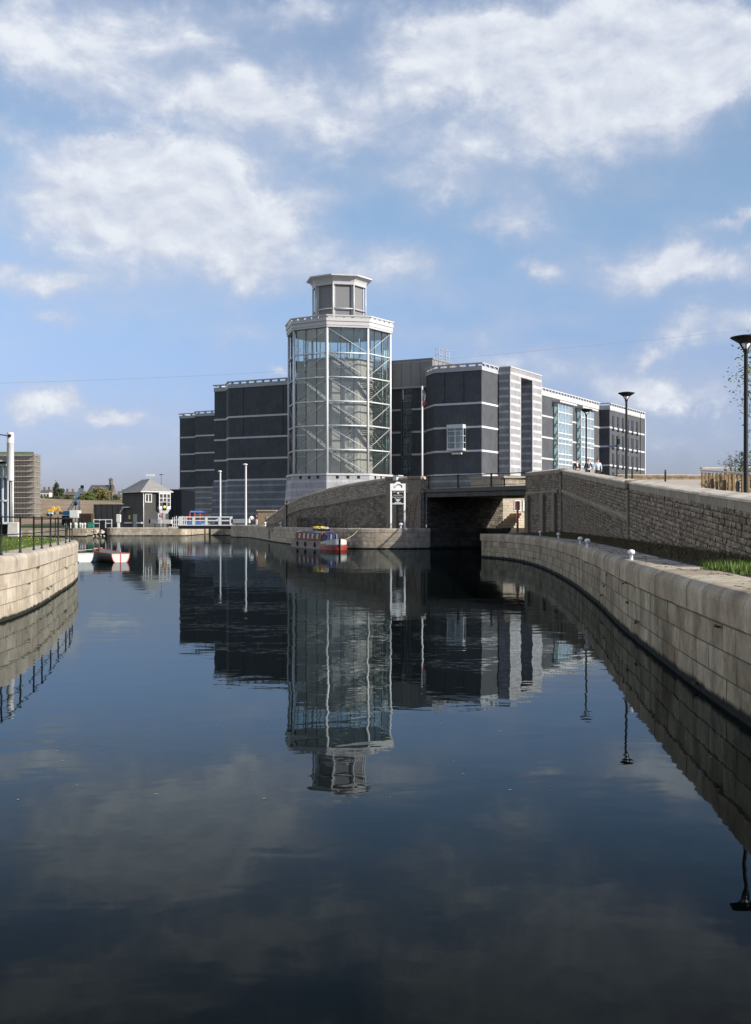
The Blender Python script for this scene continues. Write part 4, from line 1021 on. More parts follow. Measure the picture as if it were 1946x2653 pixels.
for px, D, lab in ((1724, 92, 'lone dark timber post on the plaza in front of the low wall'), (1638, 100, 'dark timber post on the plaza right of the middle street lamp')):
    p = atz(px, D, road_z(D)); m = MB(); m.prism([(p.x + .09*math.cos(a), p.y + .09*math.sin(a)) for a in (.4, 1.97, 3.54, 5.1)], p.z - .2, p.z + .82); m.loft([(p.x + .1*math.cos(a), p.y + .1*math.sin(a), p.z + .84) for a in (.4, 1.97, 3.54, 5.1)], [(p.x + .05*math.cos(a), p.y + .05*math.sin(a), p.z + .95) for a in (.4, 1.97, 3.54, 5.1)])
    tag(m.build('timber_post', mat('dark stained timber', (.035, .025, .02), .7, .3, 5)), lab, 'post', 'dark posts on the plaza')
PFW = poly_path([(22.3, 111.0), (27.5, 111.6), (62, 118)], -1)
t = thing('boundary_wall', 'low brown stone wall closing the plaza against the sky', 'wall', (30, 112, 6))
M_BROWNST = mat('brown coursed stone', (.16, .125, .085), .95, .35, 2, .01, 12, spec=.2, tone=(.24, .19, .13))
stones(PFW, lambda d: 7.06, lambda d: 5.9, .2, (.3, .7), .02, .02, 131).build('wall', M_BROWNST, t)
m = MB()
for a, b_ in ((0, 5.2), (5.2, PFW.L)):
    p, q = PFW.pos(a), PFW.pos(b_); d = (q - p).normalized(); m.obox(p, d, 0, (q - p).length, .0, .45, 5.8, 7.05)
m.build('wall_core', M_BROWNST, t)
coping(PFW, lambda d: 7.14, [(.04, -.08), (.04, 0), (-.5, 0), (-.5, -.08)], (.8, 1.2), 132).build('coping', M_COPE, t)
# timber enclosure round a planting bed
t = thing('timber_fence', 'weathered square timber post enclosure around a planting bed at right', 'fence', (20, 70, 4.4))
M_TIMB = mat('orange weathered timber', (.20, .115, .05), .8, .4, 2.5, .006, 20, tone=(.27, .19, .085), streak=.3)
M_TIMBD = mat('grey timber rail', (.36, .32, .27), .8, .3, 3, .004, 20)
A, B_, C_ = atz(1820, 72, 0), atz(1950, 58.5, 0), atz(2140, 75, 0)
for k in range(13):
    f = k/12; p = A.lerp(B_, f); zt = 5.78 - (5.78 - 5.05)*f; m = MB(); zb = road_z(p.y) - .3; w_ = .085 + .012*(k % 3)
    m.prism([(p.x + w_*math.cos(a), p.y + w_*math.sin(a)) for a in (.9, 2.47, 4.04, 5.61)], zb, zt - .04, .3 + .1*(k % 5)); m.build('post', M_TIMB, t, .015)
for k in range(2, 12, 3):
    p = A.lerp(C_, k/11); m = MB(); m.prism([(p.x + .12*math.cos(a), p.y + .12*math.sin(a)) for a in (.4, 1.97, 3.54, 5.1)], 4.3, 5.95, .3 + .1*(k % 4)); m.build('post', M_TIMB, t, .015)
m = MB(); m.beam((A.x, A.y, 5.84), (B_.x, B_.y, 5.11), .26, .1); m.build('rail', M_TIMBD, t, .01)
m = MB(); m.beam((A.x - .1, A.y, 5.98), (C_.x, C_.y, 6.2), .28, .09); m.build('rail', M_TIMBD, t, .01)
for k in (4, 7, 10):
    a, b_ = A.lerp(B_, (k + .25)/12), A.lerp(B_, (k + .8)/12); m = MB(); d = (b_ - a).normalized(); m.obox(a, (d.x, d.y), 0, (b_ - a).length, -.4, -.34, road_z(a.y) - .2, 5.3 - .06*k + .1); m.build('board', M_BLACK, t)
M_LEAFD = mat('dark conifer leaves', (.035, .055, .025), .8, .4, .5, spec=.2, tone=(.07, .085, .04))
rnd = random.Random(5)
def shrub(label, base, h, r, n, size, leaf, seed, stems=9):
    rnd = random.Random(seed); t = thing('shrub', label, 'shrub', base); b = Vector(base); m = MB()
    for i in range(stems):
        a = rnd.uniform(0, 6.28); q = b + Vector((math.cos(a)*r*rnd.uniform(.3, 1), math.sin(a)*r*rnd.uniform(.3, 1), h*rnd.uniform(.6, 1))); mid_ = b.lerp(q, .5) + Vector((0, 0, .1*h))
        m.bar(b, mid_, .022, .016, 5); m.bar(mid_, q, .016, .006, 4)
        for j in range(4): p = mid_.lerp(q, rnd.random()); m.bar(p, p + Vector((rnd.uniform(-.35, .35), rnd.uniform(-.35, .35), rnd.uniform(.1, .5)))*h*.35, .008, .003, 4)
    m.build('stem', M_BARK, t); m = MB(); leaf_mass(m, b + Vector((0, 0, h*.62)), (r, r, h*.4), n, size, rnd); m.build('foliage', leaf, t); return t
shrub('bare twiggy shrub rising above the timber enclosure left of the lamp post', tuple(atz(1900, 69, 4.2)), 2.7, .95, 130, .12, M_LEAF, 3, 12)
shrub('dark leafy shrub behind the near lamp post inside the timber enclosure', tuple(atz(1952, 66, 4.1)), 2.6, 1.2, 1300, .15, M_LEAFD, 4, 14)
for k, (px, D) in enumerate(((1838, 71), (1868, 69), (1890, 66))):
    shrub(('low yellowish weeds at the left corner of the timber enclosure', 'low weeds between the timber posts left of the dark boards', 'dark weeds at the foot of the enclosure beside the lamp')[k], tuple(atz(px, D, road_z(D))), .6, .7, 260, .10, M_LEAFB, 20 + k, 7)
tree('young_tree', 'young sparse leaved tree at the right edge behind the tall lamp', tuple(atz(1982, 60, road_z(60))), 8.2, (1.75, 1.75, 3.0), 1700, .19, M_LEAF, 8, .66, trunk_r=.09, limbs=14)
# turf and litter at the near end of the quay
sp = []; rnd = random.Random(14)
for k in range(9000):
    y = rnd.uniform(20, 28); x = 6.2 + (rnd.random()**1.3)*3.4
    if (y - 24)**2/12 + (x - 8.6)**2/2.9 < 1 + .25*math.sin(x*5 + y*3): sp.append((x, y, zR - .01, rnd.uniform(.05, .22)))
blades('grass', sp, 'rough green grass at the near end of the right quay')
M_STRAW = mat('dead grass', (.075, .06, .035), .9, .4, 2, spec=.1, tone=(.15, .125, .07))
b = MB(); rnd = random.Random(33)
for k in range(26000):
    s_ = rnd.uniform(0, PW1.L); u = rnd.random()**1.5; w_ = PW1.pos(s_); q = min(PR.p, key=lambda c: abs(c.y - w_.y)) if k % 40 == 0 or k == 0 else q
    wid = max(.6, (w_.x - 1.35) - interp([(p_.y, p_.x) for p_ in PR.p[40:150:6]])(w_.y)); x = w_.x - .05 - u*wid; y = w_.y + rnd.uniform(-.3, .3); h_ = rnd.uniform(.04, .16)*(1.5 - u)
    a = rnd.uniform(0, 6.28); dx, dy = math.cos(a)*h_*.12, math.sin(a)*h_*.12; z = zR - .012
    b.face([(x - dx, y - dy, z), (x + dx, y + dy, z), (x + rnd.uniform(-.6, .6)*h_, y + rnd.uniform(-.6, .6)*h_, z + h_)], rnd.random())
o = b.build('dead_grass', M_STRAW); tag(o, 'dead brown grass and weeds along the foot of the long ramp wall', 'grass', kind='stuff')
m = MB(); m.face([(6.35, 10, 1.795), (12, 10, 1.795), (12, 23.6, 1.795), (9.6, 23.8, 1.795), (7.3, 23.4, 1.795), (6.4, 20, 1.795)]); structure(m.build('path', M_GRAVEL))
m = MB(); rnd = random.Random(15)
for k in range(330):
    d = rnd.uniform(s_at(PR, 15), s_at(PR, 60)); p = PR.off(d, -rnd.uniform(.15, 1.0), zR + .004); a = rnd.uniform(0, 3.14); L = rnd.uniform(.02, .09)
    m.face([p + Vector((math.cos(a)*L, math.sin(a)*L, 0)), p + Vector((0, .012, .012)), p - Vector((math.cos(a)*L, math.sin(a)*L, 0)), p - Vector((0, .012, -.008))])
o = m.build('litter', M_EARTH); tag(o, 'scattered twigs and crumbs on the right quay coping', 'litter', kind='stuff')
# mushroom mooring pins
def bollard(label, loc, s=1.0, name='mooring_bollard', group='small white mooring bollards on the quays'):
    m = MB(); m.lathe(loc, [(.06*s, -.02), (.05*s, .02*s), (.042*s, .15*s), (.085*s, .16*s), (.10*s, .20*s), (.085*s, .255*s), (.03*s, .28*s)], 14)
    return tag(m.build(name, mat('bright white bollard paint', (.78, .78, .76), .5, .12, 4)), label, 'bollard', group)
for px, D, lab in ((1635.8, 30.8, 'nearest white mooring bollard on the right quay'), (1522, 46.3, 'right one of the close pair of white bollards on the right quay'), (1503.5, 51.7, 'left one of the close pair of white bollards on the right quay'), (1447, 70, 'white bollard on the right quay beyond the close pair'), (1399.6, 82, 'farthest tiny white bollard on the right quay below the abutment')):
    bollard(lab, tuple(atz(px, D, zR + .002)), .95 if D < 40 else 1.15)
# three men walking down the ramp
suit = mat('black suit cloth', (.012, .012, .014), .8, .2, 8); navy = mat('navy suit cloth', (.016, .019, .03), .8, .2, 8); shirtw = mat('white shirt cloth', (.75, .75, .74), .7, .1); shirtb = mat('pale blue shirt cloth', (.42, .52, .66), .7, .1); tied = mat('dark tie', (.03, .03, .05), .6, .1)
for px, D, lab, top, sh, ti, h, st_ in ((1495, 98, 'man in open black suit and white shirt, left of the three walking', suit, shirtw, None, 1.72, .1), (1524.5, 97, 'man in navy suit and dark tie between the other two walkers', navy, shirtb, tied, 1.76, -.12), (1549, 93, 'man in pale blue shirt sleeves and dark tie, right of the three walking', shirtb, None, None, 1.80, .13)):
    person(lab, tuple(atz(px, D, road_z(D))), R(8), h, top, suit, sh, ti if top is not shirtb else tied, stride=st_, group='men walking down the ramp')

# ================================================================== CENTRE QUAY OBJECTS
SY = 121.9; sz = lambda y: EYE + (HY - y)*SY/F; sx = lambda px: (px - CX)*SY/F
t = thing('dock_sign', 'tall white post sign with black lettered panel on the rounded quay', 'sign', (sx(1031), SY, zC))
for px in (1013.2, 1048.6): m = MB(); m.box(sx(px) - .085, sx(px) + .085, SY - .07, SY + .07, zC - .1, sz(1253)); m.build('post', mat('glossy white sign paint', (.82, .82, .80), .4, .06, 2), t, .01)
m = MB(); x0, x1 = sx(1013.2) - .08, sx(1048.6) + .08; xm = sx(1031)
pts = [(x0, sz(1271)), (x1, sz(1271)), (x1, sz(1253))] + [(xm + .30*math.cos(a), sz(1253) + .20*math.sin(a)) for a in [math.pi*i/8 for i in range(9)]] + [(x0, sz(1253))]
m.loft([(x, SY - .09, z) for x, z in pts], [(x, SY + .05, z) for x, z in pts]); M_SIGN = mat('glossy white sign paint', (.82, .82, .80), .4, .06, 2); bd_ = m.build('board', M_SIGN, t)
m = MB()
for i in range(8):
    a0, a1 = R(20 + 16*i), R(20 + 16*(i + 1)); P = lambda r, a: (xm + .05 + r*math.cos(a), SY - .098, sz(1264.5) + r*.95*math.sin(a)); w0, w1 = .05 + .1*(1 - i/8), .05 + .1*(1 - (i + 1)/8)
    m.face([P(.32, a0), P(.32 + w0, a0), P(.32 + w1, a1), P(.32, a1)])
m.box(xm + .34, xm + .42, SY - .1, SY - .092, sz(1264.5), sz(1262)); m.box(xm - .42, xm - .36, SY - .1, SY - .092, sz(1264.8), sz(1258)); m.box(xm - .3, xm - .25, SY - .1, SY - .092, sz(1264.8), sz(1262))
m.build('emblem', M_BLACK, bd_)
m = MB(); m.box(sx(1014.5), sx(1047.3), SY - .06, SY + .04, sz(1308.5), sz(1271.5)); pn = m.build('panel', M_BLACK, t)
for s_, y, h_, w_ in (('Clarence Dock', 1274.6, .17, 1.05), ('Home of the', 1283, .16, .9), ('Royal Armouries', 1288, .17, 1.14), ('Museum', 1292.6, .16, .62)): text(s_, h_, (xm, SY - .068, sz(y)), M_WHITE, pn, width=w_)
m = MB(); m.lathe((0, 0, 0), [(.001, 0), (.11, 0), (.11, .012), (.001, .012)], 16, caps=False); m.v = [(xm + x, SY - .062 - z, sz(1278.4) + y) for x, y, z in m.v]; m.build('emblem', M_WHITE, pn)
m = MB(); q = sz(1297); m.loft([(xm + a, SY - .06, q + b_) for a, b_ in ((-.2, .12), (.2, .12), (.2, 0), (0, -.15), (-.2, 0))], [(xm + a, SY - .072, q + b_) for a, b_ in ((-.2, .12), (.2, .12), (.2, 0), (0, -.15), (-.2, 0))]); m.build('shield', M_WHITE, pn)
m = MB()
for a, b_, y0, y1 in ((-.34, .34, 1303.4, 1301), (-.6, .6, 1306.6, 1303.6)): m.box(xm + a, xm + b_, SY - .072, SY - .061, sz(y0), sz(y1))
m.build('plate', M_WHITE, pn)
bollard('white bollard standing between the legs of the dock sign', tuple(atz(1038.5, 121.5, zC)), 2.0)
for y, lab in ((180, 'far white bollard on the towpath edge left of the narrowboat, farthest of three'), (166, 'middle one of three white bollards on the towpath edge left of the narrowboat'), (157, 'white bollard on the towpath edge nearest the narrowboat bow lamp posts')):
    d = s_near(PC, interp([(134, -7.2), (155, -12.5), (200, -20.8)])(y), y); bollard(lab, tuple(PC.off(d, -.5, zC)), 2.2)
# towpath railing
t = thing('railing', 'long black bar railing on the towpath behind the narrowboat', 'railing', (-10, 150, zC)); sA = s_near(PC, -20.8, 200); sB = sA + 4.48*int((s_near(PC, -3.6, 122.8) - sA)/4.48) - .01
for z in (1.08, .12):
    m = MB(); n = 60
    for i in range(n): m.bar(PC.off(sA + (sB - sA)*i/n, -1.7, zC + z), PC.off(sA + (sB - sA)*(i + 1)/n, -1.7, zC + z), .035, n=5)
    m.build('rail', M_BLACK, t)
d = sA
while d < sB:
    m = MB()
    for i in range(1, 8): m.bar(PC.off(d + .56*i, -1.7, zC), PC.off(d + .56*i, -1.7, zC + 1.08), .028, n=4)
    m.build('bars', M_BLACK, t); d += 4.48
d = sA
while d < sB + .1:
    m = MB(); m.bar(PC.off(d, -1.7, zC - .05), PC.off(d, -1.7, zC + 1.2), .04, n=6); m.build('post', M_BLACK, t); d += 4.48
# cast lamp standard by the ramp
t = thing('lamp_standard', 'small dark lamp standard against the curving ramp wall', 'lamp post', tuple(atz(743, 153.6, 2.05))); x, y, z = t.location
m = MB(); m.lathe((x, y, z), [(.09, 0), (.06, .4), (.045, 3.0), (.08, 3.05)], 8); m.build('pole', M_BLACK, t); m = MB(); m.ball((x, y, z + 3.2), .15, .15, .17, 8, 6); m.build('lantern', M_LAMP, t)
# white lamp columns
for px, D, h, lab in ((571, 240, 10.7, 'shorter white lamp column behind the white swing bridge'), (637, 207, 10.5, 'taller white lamp column standing on the towpath')):
    x, y, z = atz(px, D, zC); t = thing('lamp_column', lab, 'street lamp', (x, y, z), 'white street lamp columns')
    m = MB(); m.lathe((x, y, z), [(.22, -.1), (.2, .1), (.17, 3), (.15, h - .2)], 12); m.build('pole', M_WHITE, t)
    m = MB(); m.ball((x - .1, y - .1, z + h), .42, .42, .2, 12, 7); m.build('lamp_head', M_WHITE, t)
# flagpole
x, y, z = atz(1094, 215, 2.06); t = thing('flagpole', 'slim white flagpole with a limp red and white flag before the dark entrance', 'flagpole', (x, y, z)); zt = EYE + (HY - 1000)*215/F
m = MB(); m.bar((x, y, z - .2), (x, y, zt), .19, .15, 12); m.build('pole', M_WHITE, t)
def flag(zz0, zz1, material, name, dx):
    m = MB(); rows = []; rnd = random.Random(3)
    for i in range(13):
        f = i/12; rows.append([(x + .2 + dx + (.42*math.sin(f*3.0 + .25) * (j/6)) + .05*math.sin(j*1.9 + f*4), y - .16 + .15*math.cos(j*2.2 + f*3), zz0 + (zz1 - zz0)*f) for j in range(7)])
    m.grid(rows, .5, False, True); return m.build(name, material, t)
flag(zt - 2.9, zt - .6, M_WHITE2, 'flag', 0); flag(zt - 3.6, zt - 2.4, mat('red flag cloth', (.55, .05, .05), .8, .15), 'flag', .02)

# ---- narrowboat
nb0, nb1 = Vector((-3.45, 115.4)), Vector((-8.5, 131.8)); nd = (nb1 - nb0).normalized(); nr = Vector((nd.y, -nd.x)); NL = (nb1 - nb0).length
def npt(s, w_, z): return Vector((nb0.x + nd.x*s + nr.x*w_, nb0.y + nd.y*s + nr.y*w_, z))
t = thing('narrowboat', 'brown narrowboat with white bow band, red bottom and blue covers, moored at the quay', 'narrowboat', (nb0.x, nb0.y, 0))
def half(s): return 1.04*min(1, math.sqrt(max(0.01, s)/1.25))*(1 if s < NL - 1 else max(.55, 1 - (s - NL + 1)*.4))
def gun(s): return .78 + .32*max(0, 1 - s/3.2)**1.5
def strip(lo, hi, s0, s1, grow_, n=16, both=True):
    m = MB(); rows = []
    ss = [s0 + (s1 - s0)*(i/n)**1.5 for i in range(n + 1)]
    for sgn in (-1, 1): m.grid([[npt(s, sgn*(half(s) + grow_), lo(s)), npt(s, sgn*(half(s)*1.03 + grow_), hi(s))] for s in ss], .5, False, True)
    return m
M_HULL = mat('dull brown hull paint', (.15, .105, .09), .5, .35, 2); M_CABIN = mat('brown cabin paint', (.15, .07, .045), .75, .35, 1.5, spec=.15)
h_ = strip(lambda s: -.3, lambda s: gun(s), .0, NL, 0, 22); h_.face([npt(NL, -half(NL), -.3), npt(NL, half(NL), -.3), npt(NL, half(NL), .78), npt(NL, -half(NL), .78)])
hull = h_.build('hull', M_HULL, t)
strip(lambda s: -.1, lambda s: .34 + .05*max(0, 1 - s/3), 0, 3.4, .012).build('boot_top', mat('red bottom paint', (.24, .022, .016), .5, .25, 3), hull)
strip(lambda s: .47 + .06*max(0, 1 - s/3), lambda s: gun(s) - .03, 0, 3.3, .014).build('bow_band', M_WHITE2, hull)
strip(lambda s: .52, lambda s: .60, 3.4, NL, .03).build('rubbing_strake', mat('grey rubbing strake', (.2, .18, .17), .6, .3), hull)
m = MB(); m.beam(npt(-.03, 0, -.2), npt(-.05, 0, 1.15), .07, .07); m.ball(npt(-.06, 0, .5), .08, .08, .16, 8, 6); m.build('bow_fender', M_BLACK, hull)
m = MB(); m.grid([[npt(s, -half(s), gun(s) - .06), npt(s, half(s), gun(s) - .06)] for s in [NL*i/24 for i in range(25)]]); m.build('deck', M_BLACK, hull)
def csec(s, k=1): return [npt(s, -.88*k, .74), npt(s, -.78*k, 1.62), npt(s, -.4*k, 1.74), npt(s, .4*k, 1.74), npt(s, .78*k, 1.62), npt(s, .88*k, .74)]
m = MB(); m.loft(csec(4.0), csec(NL - 2.2)); cab = m.build('cabin', M_CABIN, t)
m = MB(); m.loft([npt(4.0 - .05, -.82, 1.63), npt(3.95, -.42, 1.77), npt(3.95, .42, 1.77), npt(3.95, .82, 1.63), npt(3.95, .4, 1.75), npt(3.95, -.4, 1.75)], [npt(NL - 2.15, a, b_) for a, b_ in ((-.82, 1.63), (-.42, 1.77), (.42, 1.77), (.82, 1.63), (.4, 1.75), (-.4, 1.75))]); m.build('roof', mat('blue grey roof paint', (.13, .17, .24), .5, .2), cab)
for s in (5.0, 7.0, 8.8, 10.6, 12.6):
    f = MB(); f.face([npt(s, -.868, 1.0), npt(s + .8, -.868, 1.0), npt(s + .8, -.82, 1.5), npt(s, -.82, 1.5)]); wv = f.build('window', mat('brass window rim', (.4, .36, .28), .4, .2), cab)
    g = MB(); g.face([npt(s + .08, -.878, 1.06), npt(s + .72, -.878, 1.06), npt(s + .72, -.835, 1.44), npt(s + .08, -.835, 1.44)]); g.build('pane', M_DGLASS, wv)
    c_ = MB(); c_.face([npt(s + .1, -.884, 1.08), npt(s + .3, -.884, 1.08), npt(s + .26, -.842, 1.42), npt(s + .1, -.842, 1.42)]); c_.build('curtain', M_WHITE2, wv)
blue = mat('navy canvas cover', (.014, .025, .075), .8, .35, 5)
m = MB(); m.loft([npt(2.2, -.8, .82), npt(2.2, -.55, 1.35), npt(2.2, 0, 1.62), npt(2.2, .55, 1.35), npt(2.2, .8, .82)], [npt(4.0, -.88, .78), npt(4.0, -.78, 1.58), npt(4.0, 0, 1.74), npt(4.0, .78, 1.58), npt(4.0, .88, .78)]); m.build('cratch_cover', blue, t)
m = MB(); m.beam(npt(3.2, -.9, 1.55), npt(3.9, -.86, 1.62), .05, .26); m.build('name_board', mat('orange red board', (.35, .07, .03), .5, .1), t)
m = MB(); m.beam(npt(3.95, -.93, .8), npt(3.95, -.86, 1.5), .05, .1); m.build('cabin_stripe', mat('yellow stripe paint', (.7, .5, .08), .5, .1), t)
m = MB(); m.beam(npt(2.15, -.3, .85), npt(2.15, -.28, 1.5), .08, .08); m.beam(npt(2.1, .3, .85), npt(2.12, .28, 1.5), .06, .06); m.build('bow_rail', M_WHITE2, t)
rnd = random.Random(9); ylw = mat('yellow flowers', (.75, .58, .12), .8, .2); 
for k in range(5):
    s = 5.2 + 1.15*k; tt = thing('planter', ('white flowered planter on the narrowboat roof, nearest the bow', 'yellow flowered planter second from the bow on the narrowboat roof', 'yellow flowered planter in the middle of the narrowboat roof', 'yellow flowered planter fourth from the bow on the narrowboat roof', 'yellow flowered planter farthest from the bow on the narrowboat roof')[k], 'planter', tuple(npt(s, .1, 1.775)), 'flower planters on the narrowboat roof')
    m = MB(); m.loft([npt(s - .4, -.12, 1.776), npt(s + .4, -.12, 1.776), npt(s + .4, .3, 1.776), npt(s - .4, .3, 1.776)], [npt(s - .45, -.16, 2.0), npt(s + .45, -.16, 2.0), npt(s + .45, .34, 2.0), npt(s - .45, .34, 2.0)]); m.build('trough', M_BLACK, tt)
    m = MB(); leaf_mass(m, npt(s, .1, 2.13), (.3, .3, .12), 90, .14, rnd, 8); m.build('flowers', ylw if k else M_WHITE2, tt)
m = MB(); m.bar(npt(9.5, .2, 1.76), npt(9.5, .2, 2.35), .06, n=8); m.bar(npt(9.5, .2, 2.35), npt(9.5, .2, 2.42), .09, n=8); m.build('chimney', M_BLACK, cab)

# ================================================================== LEFT BANK OBJECTS
t = thing('railing', 'black two rail iron railing along the left quay edge', 'railing', (-11, 36, zL))
ds = [s_at(PL, y) for y in (28.6, 31.4, 34.1, 36.8, 40, 42.6, 45.7, 49, 52.6, 55.8)] + [s_near(PL, x, y) for x, y in ((-15.2, 60.8), (-16.6, 65.3), (-18.3, 69.2), (-20.5, 72.3))]
for d in ds:
    p = PL.off(d, -.26, zL); m = MB(); m.lathe(p, [(.055, -.02), (.05, .05), (.032, .07), (.03, 1.07), (.04, 1.08), (.04, 1.13), (.02, 1.16)], 10); m.ball((p.x, p.y, p.z + .58), .042, .042, .042, 8, 5); m.build('post', M_BLACK, t)
for z, r_ in ((1.10, .02), (.58, .016)):
    m = MB(); n = 70
    for i in range(n): m.bar(PL.off(ds[0] + (ds[-1] - ds[0])*i/n, -.26, zL + z), PL.off(ds[0] + (ds[-1] - ds[0])*(i + 1)/n, -.26, zL + z), r_, n=6)
    m.build('rail', M_BLACK, t)
# glazed pavilion with a pale flue
t = thing('pavilion', 'black framed pavilion with white window grid and blue glass at the left edge', 'building', (-24, 65, 2.4)); px_ = lambda p: (p - CX)*65/F; pz = lambda y: EYE + (HY - y)*65/F
m = MB(); m.prism([(-34, 65.3), (px_(26), 65.3), (px_(26)*1.2 - .3, 78), (-38, 78)], 2.0, pz(1199)); m.build('wall', M_BLACK, t)
m = MB(); m.box(px_(22), px_(27), 65.05, 65.3, 2.1, pz(1203)); m.build('corner_post', M_BLACK, t)
m = MB(); m.loft([(-34.5, 64.6, pz(1188) + .3), (px_(29), 64.6, pz(1197)), (px_(29)*1.2 - .4, 78.4, pz(1197)), (-38.5, 78.4, pz(1188) + .3)], [(-34.5, 64.6, pz(1186) + .3), (px_(28), 64.6, pz(1193)), (px_(28)*1.2 - .4, 78.4, pz(1193)), (-38.5, 78.4, pz(1186) + .3)]); m.build('roof', M_PARA, t)
m = MB()
for p in (6.5, 20.5, -8, -22, -36, -50, -64): m.box(px_(p) - .04, px_(p) + .04, 65.0, 65.28, pz(1356), pz(1203))
for y, w_ in ((1204.5, .07), (1236, .04), (1297, .05), (1355, .06)): m.box(px_(-66), px_(22), 64.98, 65.26, pz(y) - w_, pz(y) + w_)
wv = m.build('window', M_WHITE, t)
m = MB(); m.box(px_(-66), px_(21), 65.2, 65.29, pz(1355), pz(1204)); m.build('pane', mat('blue reflecting glass', (.05, .12, .22), .05, .1, spec=.9), wv)
m = MB(); m.box(px_(-66), px_(20), 65.14, 65.19, pz(1233), pz(1207)); m.build('blind', mat('grey blind', (.45, .45, .46), .7, .2, 6), wv)
x = (27 - CX)*64.6/F; t = thing('flue', 'fat pale grey flue pipe standing beside the pavilion', 'flue', (x, 64.6, 2.3))
m = MB(); m.lathe((x, 64.6, 0), [(.19, pz(1246)), (.19, pz(1150)), (.205, pz(1150) + .02), (.205, pz(1148)), (.19, pz(1148) + .03), (.19, pz(1123)), (.17, pz(1122))], 18); m.build('pipe', mat('pale grey flue steel', (.52, .51, .52), .45, .1, 1), t)
m = MB(); m.bar((x + .13, 64.6, 2.2), (x + .13, 64.6, pz(1247)), .05, n=8); m.bar((x + .03, 64.6, 2.2), (x + .03, 64.6, pz(1247)), .03, n=6); m.build('leg', M_WHITE, t)
m = MB(); m.bar((x, 64.55, pz(1131)), (x - 3.2, 65.5, pz(1110)), .03, n=6); m.bar((x - .05, 64.4, pz(1131)), (x + .1, 64.3, pz(1131)), .08, n=6); m.build('stay', M_BLACK, t)
m = MB(); p0 = atz(38, 60.5, 2.1); m.loft([(p0.x - .3, p0.y - .3, 2.0), (p0.x + .28, p0.y - .3, 2.0), (p0.x + .28, p0.y + .3, 2.0), (p0.x - .3, p0.y + .3, 2.0)], [(p0.x - .27, p0.y - .27, 2.74), (p0.x + .25, p0.y - .27, 2.74), (p0.x + .25, p0.y + .27, 2.74), (p0.x - .27, p0.y + .27, 2.74)])
tag(m.build('concrete_block', mat('pale concrete', (.45, .42, .40), .9, .2, 4), None, .03), 'pale concrete block on the grass below the flue', 'block')

# ---- dinghies
def dinghy(label, loc, rz, rimm, hullm, inm, L=4.3, W=1.46, strip_=None):
    t = thing('rowing_boat', label, 'rowing boat', loc, 'small rowing boats moored by the left quay'); t.rotation_euler = (0, 0, rz); n = 12
    def sec(f, k, dz):
        w_ = W/2*k*(1 - .12*(1 - f)**2 if f < .45 else math.cos((f - .45)/.55*math.pi/2)**.75) + .012; zk = -.14 + .5*max(0, f - .7)**1.5*2; zg = .60 + .12*f + .38*max(0, f - .35)**1.6
        return [(sg*w_*math.sin(a)**.75, L*f, zk + dz + (zg - zk - dz)*(1 - math.cos(a)**1.0)*1.0) for sg, a in [(-1, R(90)), (-1, R(70)), (-1, R(48)), (-1, R(25)), (-1, R(8)), (1, R(8)), (1, R(25)), (1, R(48)), (1, R(70)), (1, R(90))]]
    fs = [i/n for i in range(n + 1)]
    m = MB(); m.grid([sec(f, 1, 0) for f in fs], .5, False, True); m.build_local('hull', hullm, t)
    m = MB(); m.grid([sec(min(f, .97), .93, .08) for f in fs], .5, False, True); m.build_local('lining', inm, t)
    m = MB(); a = sec(0, 1, 0); m.loft(a, [(x, y + .05, z) for x, y, z in a]); tr = m.build_local('transom', M_WHITE2, t)
    m = MB()
    for sg in (0, 9):
        P = [Vector(sec(f, 1, 0)[sg]) for f in fs]
        for p, q in zip(P, P[1:]): m.beam(p, q, .045, .04)
    a0 = sec(0, 1, 0); m.beam(Vector(a0[0]) + Vector((0, -.01, 0)), Vector(a0[9]) + Vector((0, -.01, 0)), .045, .045); m.build_local('gunwale', rimm, t)
    if strip_:
        m = MB(); m.box(-.035, .035, -.03, .0, -.1, .6)
        for p, q in zip(a0, a0[1:]): m.beam(Vector(p) + Vector((0, -.012, 0)), Vector(q) + Vector((0, -.012, 0)), .03, .04)
        m.build_local('trim', strip_, tr)
    for f in (.12, .45, .72):
        c = sec(f, .92, .08); m = MB(); m.box(c[1][0], c[8][0], L*f - .14, L*f + .14, .36 + .1*f, .40 + .1*f); m.build_local('thwart', inm, t)
    return t
red2 = mat('red gunwale paint', (.52, .05, .035), .5, .15)
dinghy('white rowing boat with red gunwale and red centre stripe on its transom', (-17.3, 81.2, 0), R(36), red2, mat('shade dark hull', (.085, .075, .062), .4, .3), mat('pale grey boat lining', (.40, .40, .38), .7, .2), strip_=red2)  # dark hull colour stands for shade on the boat's left side
dinghy('plain white rowing boat half hidden behind the left quay', (-19.75, 81.3, 0), R(42), M_WHITE2, M_WHITE2, mat('greenish boat lining', (.20, .25, .22), .7, .2))
m = MB(); q = atz(243, 82.5, 0); m.ball((q.x, q.y, .06), .12, .12, .16, 8, 6); tag(m.build('fender', mat('blue fender', (.12, .25, .4), .5, .1)), 'small blue fender floating between the two rowing boats', 'fender')

